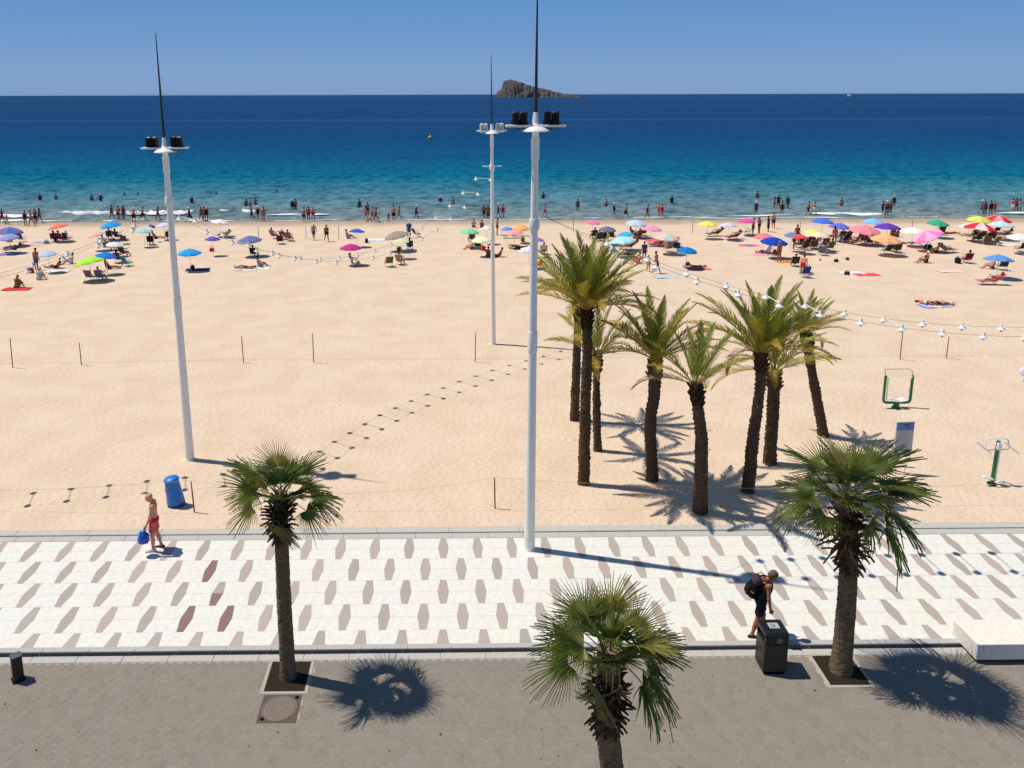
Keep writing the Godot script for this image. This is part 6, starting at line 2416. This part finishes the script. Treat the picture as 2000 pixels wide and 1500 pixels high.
	# chairs and those who sit in them: x, y, heading, kind, fabric, label; then skin, wear, colour, hair, tint, label or nothing
	for p in [
		[40, 472, 60, "upright", dark, "dark beach chair right of the blue and purple parasol"],
		[30, 493, -95, "recline", Color(0.16, 0.13, 0.22), "dark recliner facing left by the purple towel", 2, "suit", Color(0.20, 0.13, 0.24), "short", 0, "person lying back in the dark recliner by the purple towel"],
		[118, 472, 165, "upright", maroon, "maroon chair under the coral parasol", 2, "shirt", Color(0.40, 0.22, 0.28), "short", 0, "person in the maroon chair under the coral parasol"],
		[214, 467, 200, "upright", dark, "left black chair below the sky blue parasol", 3, "shirt", dark, "short", 0, "dark person in the left black chair below the sky blue parasol"],
		[229, 468, 160, "upright", Color(0.22, 0.18, 0.20), "right black chair below the sky blue parasol", 3, "trunks", black, "short", 0, "person in the right black chair below the sky blue parasol"],
		[243, 477, 180, "upright", Color(0.32, 0.28, 0.34), "grey purple chair right of the white parasol"],
		[203, 482, 180, "upright", Color(0.58, 0.57, 0.58), "pale grey chair left of the white parasol", 2, "shirt", Color(0.60, 0.60, 0.62), "short", 0, "person in the pale grey chair left of the white parasol"],
		[241, 501, 165, "upright", Color(0.19, 0.17, 0.17), "tall black chair right of the bright blue parasol", 2, "trunks", dark, "short", 1, "person in the tall black chair"],
		[246, 520, 150, "upright", teal, "teal chair right of the reclining dark-haired person"],
		[176, 549, 170, "upright", Color(0.46, 0.36, 0.40), "mauve chair below the lime green parasol"],
		[196, 549, 178, "upright", Color(0.40, 0.42, 0.45), "grey chair below the lime green parasol", 3, "shirt", Color(0.42, 0.45, 0.48), "short", 3, "person in grey in the chair below the lime parasol"],
		[294, 478, 195, "upright", black, "black chair below the pale cyan parasol", 3, "shirt", black, "short", 0, "person in black in the chair below the pale cyan parasol"],
		[330, 468, 200, "upright", dark, "dark chair close left of the left mast", 2, "shorts", dark, "bun", 2, "blond person in the dark chair close left of the left mast"],
		[441, 465, -120, "recline", Color(0.55, 0.56, 0.54), "grey recliner right of the violet parasol", 2, "trunks", dark, "short", 0, "person stretched on the grey recliner"],
		[496, 502, 175, "upright", Color(0.14, 0.14, 0.20), "navy chair under the slate blue parasol", 2, "shirt", Color(0.24, 0.18, 0.18), "short", 0, "person in the navy chair under the slate blue parasol"],
		[534, 466, 150, "upright", Color(0.60, 0.35, 0.36), "faded red chair, left of the three maroon chairs", 2, "trunks", navy, "short", 0, "person in the faded red chair"],
		[547, 477, 190, "upright", Color(0.30, 0.15, 0.17), "darkest maroon chair, front one of three"],
		[564, 471, 170, "upright", Color(0.56, 0.32, 0.38), "rosy maroon chair, right one of three", 4, "shirt", Color(0.62, 0.36, 0.42), "short", 1, "person in the rosy maroon chair"],
		[690, 521, 100, "upright", black, "black chair under the magenta parasol", 4, "trunks", black, "short", 0, "person in the black chair under the magenta parasol"],
		[760, 521, 195, "upright", Color(0.36, 0.40, 0.16), "olive green chair beside the beige one, mid beach"],
		[781, 517, 165, "upright", Color(0.66, 0.56, 0.48), "beige chair beside the olive green one, mid beach", 4, "trunks", mauve, "short", 1, "red-haired person in the beige chair"],
		[800, 488, 185, "upright", Color(0.22, 0.24, 0.30), "charcoal chair under the cream parasol", 2, "shirt", Color(0.25, 0.28, 0.36), "short", 0, "person in the charcoal chair under the cream parasol"],
		[812, 463, 120, "upright", navy, "small navy chair right of the taupe parasol"],
		[933, 487, 170, "upright", Color(0.18, 0.21, 0.25), "blue black chair under the pale yellow parasol"],
		[921, 472, 190, "upright", Color(0.32, 0.26, 0.25), "brown chair under the mint green parasol", 2, "suit", dark, "short", 0, "person in the brown chair under the mint parasol"],
		[1004, 465, -85, "recline", Color(0.30, 0.35, 0.34), "dark green recliner under the salmon parasol", 3, "trunks", dark, "short", 0, "dark person on the recliner under the salmon parasol"],
		[1020, 461, -100, "recline", Color(0.72, 0.78, 0.76), "pale recliner left of the near mast"],
		[1062, 497, 175, "upright", Color(0.70, 0.66, 0.70), "pale lilac chair right of the near mast", 2, "trunks", navy, "short", 0, "dark-haired person in the pale lilac chair"],
		[1160, 466, 190, "upright", Color(0.19, 0.19, 0.22), "left dark chair under the slate purple parasol", 2, "shirt", Color(0.22, 0.22, 0.28), "short", 0, "person in the left dark chair under the slate purple parasol"],
		[1180, 470, 160, "upright", Color(0.14, 0.22, 0.25), "right dark teal chair under the slate purple parasol", 3, "shirt", Color(0.16, 0.24, 0.27), "short", 0, "person in the right dark teal chair"],
		[1236, 464, 95, "upright", Color(0.30, 0.30, 0.40), "grey blue chair right of the turquoise parasol", 3, "shirt", Color(0.22, 0.26, 0.44), "short", 0, "person in a blue shirt right of the turquoise parasol"],
		[1256, 461, 190, "upright", Color(0.23, 0.24, 0.20), "dark olive chair below the rose pink parasol", 2, "shirt", Color(0.42, 0.26, 0.24), "short", 0, "person in the dark olive chair"],
		[1290, 482, -100, "recline", Color(0.82, 0.30, 0.28), "red lounger under the grey and salmon parasol", 3, "trunks", black, "short", 0, "person on the red lounger"],
		[1232, 487, -95, "recline", Color(0.28, 0.26, 0.20), "dark olive recliner above the light string", 3, "trunks", Color(0.26, 0.24, 0.17), "short", 0, "person lying back on the dark olive recliner"],
		[1306, 492, 200, "upright", Color(0.52, 0.52, 0.58), "grey chair left of the strong blue parasol"],
		[1322, 491, 150, "upright", Color(0.23, 0.21, 0.20), "brown black chair left of the strong blue parasol", 2, "trunks", dark, "short", 0, "person in the brown black chair by the strong blue parasol"],
		[1400, 461, -80, "recline", Color(0.20, 0.23, 0.20), "dark recliner below the yellow parasol", 3, "trunks", black, "short", 0, "person on the dark recliner below the yellow parasol"],
		[1436, 467, -70, "recline", Color(0.36, 0.26, 0.20), "brown recliner below the pale lavender parasol", 2, "trunks", dark, "short", 1, "person on the brown recliner"],
		[1464, 458, -120, "upright", Color(0.16, 0.30, 0.22), "dark green chair by the hot pink parasol"],
		[1561, 484, 190, "upright", Color(0.22, 0.24, 0.27), "slate chair, leftmost of the crowded group", 2, "trunks", dark, "short", 0, "person in the slate chair of the crowded group"],
		[1573, 489, 175, "upright", Color(0.27, 0.25, 0.24), "dark brown chair in front of the crowded group", 3, "shirt", dark, "short", 0, "person in the dark brown front chair of the crowded group"],
		[1589, 488, 165, "upright", Color(0.33, 0.30, 0.28), "taupe chair in the crowded group", 2, "bikini", maroon, "short", 0, "person in the taupe chair of the crowded group"],
		[1597, 477, 200, "upright", Color(0.50, 0.32, 0.34), "reddish chair at the back of the crowded group", 4, "suit", Color(0.72, 0.40, 0.44), "long", 1, "person in the reddish chair of the crowded group"],
		[1606, 499, 150, "upright", Color(0.38, 0.46, 0.56), "blue grey chair at the front right of the crowded group"],
		[1621, 490, 190, "upright", olive, "olive chair at the right of the crowded group", 2, "shirt", Color(0.40, 0.43, 0.33), "short", 0, "person in the olive chair of the crowded group"],
		[1572, 542, 178, "upright", Color(0.18, 0.24, 0.48), "navy blue chair seen from behind, nearest the small palm"],
		[1552, 521, 170, "upright", Color(0.19, 0.20, 0.18), "black green chair beside the orange towel", 2, "trunks", dark, "short", 1, "person in the black green chair beside the orange towel"],
		[1644, 468, 175, "upright", Color(0.24, 0.25, 0.24), "dark grey chair under the indigo parasol", 2, "shirt", Color(0.60, 0.62, 0.60), "short", 0, "person in the dark grey chair under the indigo parasol"],
		[1656, 468, 190, "upright", Color(0.37, 0.28, 0.27), "brown chair left of the big pink parasol", 3, "trunks", dark, "short", 0, "person in the brown chair left of the big pink parasol"],
		[1672, 478, -130, "upright", Color(0.14, 0.24, 0.20), "bottle green chair under the big pink parasol", 2, "bikini", Color(0.85, 0.34, 0.40), "long", 1, "person with a pink bikini in the bottle green chair"],
		[1697, 480, 170, "upright", Color(0.26, 0.28, 0.27), "charcoal green chair below the big pink parasol"],
		[1709, 477, 160, "upright", Color(0.30, 0.32, 0.30), "dark grey chair left of the peach parasol", 3, "shirt", dark, "short", 0, "person in the dark grey chair left of the peach parasol"],
		[1733, 496, 190, "upright", Color(0.23, 0.28, 0.31), "dark slate chair below the peach parasol"],
		[1752, 494, 165, "upright", Color(0.27, 0.25, 0.23), "umber chair below the peach parasol", 3, "trunks", black, "short", 0, "dark person in the umber chair below the peach parasol"],
		[1797, 480, -95, "recline", Color(0.40, 0.25, 0.28), "plum lounger under the tilted pink parasol", 2, "trunks", dark, "short", 0, "person on the plum lounger"],
		[1846, 494, 110, "recline", Color(0.40, 0.45, 0.46), "grey recliner right of the plum lounger", 2, "shirt", Color(0.55, 0.52, 0.56), "short", 0, "dark-haired person on the grey recliner"],
		[1838, 459, 170, "upright", Color(0.20, 0.20, 0.23), "dark chair under the emerald parasol", 3, "shirt", Color(0.28, 0.26, 0.30), "short", 0, "person in the dark chair under the emerald parasol"],
		[1889, 514, 175, "upright", Color(0.45, 0.11, 0.17), "crimson chair standing apart at the right", 4, "trunks", maroon, "short", 0, "person slumped in the crimson chair"],
		[1904, 465, 170, "upright", Color(0.22, 0.26, 0.26), "left dark chair under the lower red and white parasol", 3, "shirt", dark, "short", 0, "person in the left dark chair under the lower red and white parasol"],
		[1917, 467, 190, "upright", Color(0.25, 0.30, 0.25), "right dark chair under the lower red and white parasol", 2, "shirt", Color(0.22, 0.30, 0.28), "short", 0, "person in the right dark chair under the lower red and white parasol"],
		[1927, 478, 160, "upright", Color(0.33, 0.32, 0.24), "khaki chair in the olive group", 3, "shirt", Color(0.40, 0.36, 0.28), "short", 0, "person in the khaki chair of the olive group"],
		[1944, 479, 195, "upright", Color(0.36, 0.40, 0.20), "moss green chair in the olive group"],
		[1946, 456, 180, "upright", Color(0.12, 0.12, 0.13), "black chair right of the lower red and white parasol"],
		[1962, 464, -100, "recline", Color(0.42, 0.28, 0.27), "russet recliner below the pale grey blue parasol", 3, "bikini", maroon, "long", 0, "person on the russet recliner"],
		[1958, 528, 165, "upright", Color(0.20, 0.21, 0.20), "dark chair with a white towel under the cornflower parasol"],
		[106, 472, 195, "upright", Color(0.34, 0.18, 0.21), "wine red chair, left one under the coral parasol", 2, "suit", dark, "short", 0, "person in the wine red chair under the coral parasol"],
		[131, 471, 150, "upright", Color(0.40, 0.27, 0.30), "dusky red chair, right one under the coral parasol"],
		[226, 489, 185, "upright", Color(0.17, 0.15, 0.15), "black brown chair in front of the white parasol", 3, "trunks", dark, "short", 0, "person in the black brown chair in front of the white parasol"],
		[210, 489, 165, "upright", Color(0.46, 0.45, 0.47), "ash grey chair left of the black brown one", 2, "shirt", Color(0.66, 0.65, 0.66), "hat", 4, "white-hatted person in the ash grey chair"],
		[232, 513, 170, "upright", Color(0.30, 0.25, 0.22), "coffee brown chair left of the teal one", 2, "bikini", maroon, "long", 0, "person in the coffee brown chair"],
		[1170, 471, 180, "upright", Color(0.25, 0.21, 0.24), "aubergine chair between the two dark ones, under the slate purple parasol", 3, "trunks", navy, "short", 0, "person in the aubergine chair"],
		[1195, 469, 150, "upright", Color(0.17, 0.26, 0.29), "petrol blue chair behind the pale aqua parasol"],
		[1247, 467, 200, "upright", Color(0.36, 0.22, 0.23), "oxblood chair right of the turquoise parasol", 2, "shirt", Color(0.55, 0.22, 0.24), "short", 0, "person in the oxblood chair"],
		[1312, 482, -95, "recline", Color(0.88, 0.46, 0.36), "orange red lounger right of the red one", 4, "trunks", Color(0.60, 0.28, 0.24), "short", 2, "fair person on the orange red lounger"],
		[1581, 480, 185, "upright", Color(0.16, 0.17, 0.17), "jet chair behind the crowded group", 3, "trunks", black, "short", 0, "person in the jet chair behind the crowded group"],
		[1612, 483, 170, "upright", Color(0.42, 0.30, 0.27), "cinnamon chair in the crowded group", 3, "bikini", navy, "long", 0, "person in the cinnamon chair"],
		[1650, 475, 195, "upright", Color(0.14, 0.14, 0.15), "small coal black chair below the indigo parasol", 3, "shirt", Color(0.30, 0.25, 0.26), "short", 0, "person in the small coal black chair"],
		[1687, 476, 160, "upright", Color(0.55, 0.22, 0.27), "raspberry chair below the big pink parasol", 4, "suit", Color(0.80, 0.30, 0.36), "long", 1, "person in the raspberry chair"],
		[1718, 481, 180, "upright", Color(0.25, 0.29, 0.30), "gunmetal chair left of the peach parasol's pole"],
		[1742, 491, 200, "upright", Color(0.17, 0.19, 0.21), "ink blue chair between slate and umber ones", 3, "shirt", black, "short", 0, "person in the ink blue chair"],
		[1910, 473, 185, "upright", Color(0.28, 0.30, 0.22), "forest chair in front of the lower red and white parasol", 3, "shirt", dark, "cap", 4, "white-capped person in the forest chair"],
		[1936, 471, 160, "upright", Color(0.30, 0.21, 0.19), "chestnut chair behind the olive group", 3, "trunks", maroon, "short", 0, "person in the chestnut chair"],
		[553, 468, 165, "upright", Color(0.47, 0.24, 0.28), "brick maroon chair behind the darkest one", 2, "shirt", white, "cap", 4, "white-capped person in the brick maroon chair"],
		[1994, 492, 190, "upright", Color(0.25, 0.27, 0.24), "small dark chair at the right edge"],
		[1941, 556, -95, "recline", Color(0.84, 0.36, 0.48), "pink flowered lounger near the right edge", 2, "bikini", Color(0.78, 0.30, 0.40), "short", 1, "person lying on the pink flowered lounger"],
	]:
		var at := on_sand(p[0], p[1])
		chair(at, p[2], p[3], p[4], p[5]).scale = Vector3.ONE * 1.1
		if p.size() > 6:
			person(at, "chair" if p[3] == "upright" else "recline", p[2], p[6], p[7], p[8], p[9], p[10], p[11], "people sitting in beach chairs")
	# people on the sand
	for p in [
		[108, 470, "sit", 120, 2, "bikini", navy, "short", 0, "person on the sand left of the maroon chair"],
		[128, 468, "sit", -120, 2, "trunks", Color(0.60, 0.30, 0.34), "cap", 4, "white-capped person right of the maroon chair"],
		[111, 524, "lean", -90, 3, "trunks", black, "short", 0, "dark person leaning back on the pale towel, left side"],
		[140, 515, "sit", -60, 2, "shirt", Color(0.72, 0.72, 0.74), "short", 0, "person in a pale shirt left of the lime parasol"],
		[214, 525, "lean", 95, 3, "trunks", dark, "short", 0, "dark-haired person propped on the sand by the teal chair"],
		[33, 563, "knees", 175, 3, "trunks", Color(0.42, 0.28, 0.16), "long", 2, "fair-haired person sitting on the red towel, lower left"],
		[76, 547, "knees", 170, 1, "shirt", Color(0.66, 0.65, 0.64), "short", 3, "grey person sitting below the one in green shorts"],
		[305, 466, "lean", 100, 2, "trunks", dark, "short", 0, "tanned person propped right of the black chair, near the left mast"],
		[481, 525, "lie", -95, 2, "trunks", black, "short", 0, "person lying on the sand left of the grey sitter"],
		[507, 522, "sit", 120, 2, "shirt", Color(0.55, 0.54, 0.55), "short", 0, "grey sitter on a white towel below the slate parasol"],
		[679, 466, "sit", 110, 2, "shirt", Color(0.58, 0.54, 0.54), "short", 0, "person in a grey shirt sitting left of the cobalt parasol"],
		[925, 444, "sit", 180, 4, "trunks", maroon, "short", 0, "reddish person sitting above the mint parasol"],
		[941, 446, "sit", 175, 3, "trunks", black, "short", 0, "dark person sitting above the mint parasol, nearer the far mast"],
		[921, 487, "sit", -80, 4, "trunks", dark, "short", 0, "pale person left of the blue black chair"],
		[953, 502, "knees", 170, 3, "trunks", Color(0.28, 0.20, 0.19), "short", 0, "brown hunched person just left of the far mast's foot shade"],
		[973, 502, "lean", -90, 3, "trunks", dark, "short", 0, "person leaning back just right of the far mast"],
		[1013, 486, "lie", -80, 3, "bikini", black, "short", 0, "dark person lying on a white towel left of the near mast"],
		[1226, 498, "lie", -85, 3, "trunks", dark, "short", 0, "dark person lying flat above the light string"],
		[1246, 515, "sit", -70, 4, "suit", Color(0.70, 0.36, 0.46), "short", 0, "person in a rose swimsuit left of the yellow shorts"],
		[1301, 484, "sit", 100, 4, "trunks", Color(0.80, 0.44, 0.36), "short", 2, "rosy person sitting right of the red lounger"],
		[1358, 524, "lie", -95, 4, "bikini", Color(0.66, 0.20, 0.18), "short", 1, "sunburnt person lying on the pink towel"],
		[1497, 495, "lean", -90, 2, "shirt", white, "short", 0, "person in a white shirt below the royal blue parasol"],
		[1664, 473, "lean", 100, 1, "trunks", dark, "short", 1, "person with outstretched legs under the big pink parasol"],
		[1744, 461, "sit", 160, 3, "trunks", black, "short", 0, "left one of two dark sitters below the purple parasol"],
		[1752, 463, "sit", 200, 3, "trunks", dark, "short", 0, "right one of two dark sitters below the purple parasol"],
		[1829, 494, "sit", -130, 1, "trunks", dark, "short", 1, "fair person sitting left of the grey recliner"],
		[1808, 513, "sit", -85, 2, "suit", Color(0.15, 0.15, 0.14), "hat", 4, "person in a white hat with legs stretched left"],
		[1854, 457, "lie", 80, 3, "trunks", mauve, "short", 0, "person lying right of the emerald parasol"],
		[1893, 461, "lie", -90, 4, "trunks", Color(0.66, 0.36, 0.26), "short", 1, "tanned person lying left of the lower red and white parasol"],
		[1938, 525, "sit", -110, 4, "trunks", Color(0.40, 0.24, 0.22), "short", 0, "person sitting under the cornflower parasol"],
		[1832, 597, "lie", 80, 2, "bikini", black, "hat", 4, "sunbather with a white hat lying above the palms, right"],
		[1813, 594, "lie", 85, 4, "bikini", Color(0.88, 0.40, 0.38), "short", 1, "sunbather in coral lying left of the hatted one"],
	]:
		person(on_sand(p[0], p[1]), p[2], p[3], p[4], p[5], p[6], p[7], p[8], p[9], "people sitting or lying on the sand")
	# towels
	for p in [
		[14, 498, 4, Color(0.46, 0.38, 0.66), "purple towel left of the dark recliner"], [62, 478, 2, Color(0.92, 0.70, 0.66), "faded pink towel left of the maroon chair"], [113, 530, 5, Color(0.82, 0.83, 0.84), "pale towel under the dark leaning person"],
		[33, 565, 3, Color(0.82, 0.20, 0.22), "red towel at the lower left of the crowd"], [386, 527, 6, Color(0.11, 0.15, 0.34), "navy towel under the azure parasol"], [504, 524, 6, Color(0.88, 0.87, 0.86), "white towel under the grey sitter"],
		[480, 527, -4, Color(0.84, 0.80, 0.76), "cream towel under the person lying below the slate parasol"], [733, 469, 2, Color(0.86, 0.89, 0.96), "white blue towel right of the cobalt parasol"], [1031, 491, 8, Color(0.90, 0.93, 0.98), "white towel partly behind the near mast"],
		[1268, 467, 3, Color(0.90, 0.42, 0.52), "rose towel right of the turquoise parasol"], [1302, 541, 3, Color(0.66, 0.78, 0.86), "pale blue towel under the black-shorts person"], [1366, 526, 3, Color(0.92, 0.42, 0.50), "pink towel under the sunburnt person"],
		[1422, 466, 2, Color(0.94, 0.72, 0.66), "peach towel left of the brown recliner"], [1463, 480, -2, Color(0.86, 0.42, 0.58), "pink and lilac towel alone below the hot pink parasol"], [1494, 498, 4, Color(0.88, 0.62, 0.66), "dusty pink towel below the royal blue parasol"],
		[1538, 512, 5, Color(0.93, 0.62, 0.15), "bright orange towel near the royal blue parasol"], [1664, 534, 6, Color(0.90, 0.90, 0.92), "white towel beside the red one, right of the blue chair"], [1692, 537, 8, Color(0.92, 0.30, 0.38), "red towel beside the white one, right of the blue chair"],
		[1855, 530, 2, Color(0.95, 0.76, 0.76), "thin pale pink towel alone left of the crimson chair's row"], [1988, 466, 3, Color(0.84, 0.90, 0.84), "pale green mat at the right edge"], [1976, 479, 3, Color(0.94, 0.82, 0.80), "blush mat below the pale green one at the right edge"],
		[1826, 598, 6, Color(0.62, 0.68, 0.88), "blue and white towel under the two sunbathers"], [1588, 461, 0, Color(0.95, 0.86, 0.80), "cream mat below the pale lemon parasol"], [1575, 460, 0, Color(0.80, 0.88, 0.84), "pale mint mat behind the red parasol"],
		[82, 475, -6, Color(0.52, 0.60, 0.68), "grey blue towel left of the coral parasol group"], [790, 477, 4, Color(0.93, 0.86, 0.72), "sandy yellow mat under the cream parasol"], [1280, 471, 0, Color(0.92, 0.40, 0.44), "red mat beside the red lounger"],
	]:
		var band = null
		if p[4].begins_with("pink and lilac"): band = Color(0.50, 0.42, 0.70)
		if p[4].begins_with("blue and white"): band = Color(0.90, 0.90, 0.92)
		towel(on_sand(p[0], p[1]), p[2], p[3], p[4], 1.75, 0.95, band)
	# bags and small things
	for p in [
		[18, 472, Color(0.66, 0.68, 0.52), "pale green cool bag under the big striped parasol", 1.2], [60, 533, Color(0.70, 0.16, 0.16), "red bag left of the person in green shorts", 1.2], [91, 476, Color(0.46, 0.56, 0.66), "blue grey bag left of the coral parasol group", 0.9],
		[376, 526, Color(0.10, 0.12, 0.20), "navy bag on the navy towel", 0.9], [414, 491, Color(0.84, 0.16, 0.16), "small red bag alone right of the azure parasol", 0.9], [716, 474, Color(0.13, 0.14, 0.20), "black bag on the white blue towel", 1.1],
		[780, 490, Color(0.12, 0.42, 0.24), "green bag left of the charcoal chair", 1.0], [943, 489, Color(0.62, 0.15, 0.14), "red rucksack right of the blue black chair", 1.2], [1021, 472, Color(0.50, 0.24, 0.14), "brown bag left of the near mast", 1.2],
		[1055, 519, Color(0.90, 0.52, 0.16), "orange bag beside the tallest palm's crown", 1.3], [1343, 519, Color(0.10, 0.10, 0.11), "slim black bag left of the sunburnt person", 0.8], [1514, 498, Color(0.14, 0.11, 0.11), "black bag below the royal blue parasol", 1.2],
		[1602, 509, Color(0.58, 0.20, 0.20), "tiny red bag in front of the crowded group", 0.45], [1633, 512, Color(0.24, 0.12, 0.13), "little dark bag right of the tiny red one", 0.7], [1655, 508, Color(0.22, 0.20, 0.19), "little dark bag right of the crowded group", 0.6],
		[1654, 537, Color(0.22, 0.23, 0.24), "grey bag on the white towel's corner", 0.8], [1870, 514, Color(0.10, 0.14, 0.12), "black bag left of the crimson chair", 1.3], [1577, 533, Color(0.56, 0.68, 0.70), "striped pale bag right of the red shorts", 1.5],
		[1812, 487, Color(0.13, 0.14, 0.18), "navy bag right of the plum lounger", 1.3], [1953, 518, Color(0.93, 0.93, 0.92), "white bag on the dark chair's side, far right", 1.2], [1950, 480, Color(0.80, 0.80, 0.77), "pale bag in the olive group", 0.8],
	]:
		bag(on_sand(p[0], p[1]), p[2], p[3], p[4])
	# a beach ball at the feet of the pink bikini wearer
	var at := on_sand(718, 433)
	var o := thing("beach_ball", "small pink ball at the waterline near the striding couple", "ball", at + Vector3.UP * 0.14)
	var g := Geo.new()
	g.ball(Vector3.ZERO, Vector3.ONE * 0.15, 8, 12)
	part("ball", g, cloth(Color(0.85, 0.40, 0.45)), o)
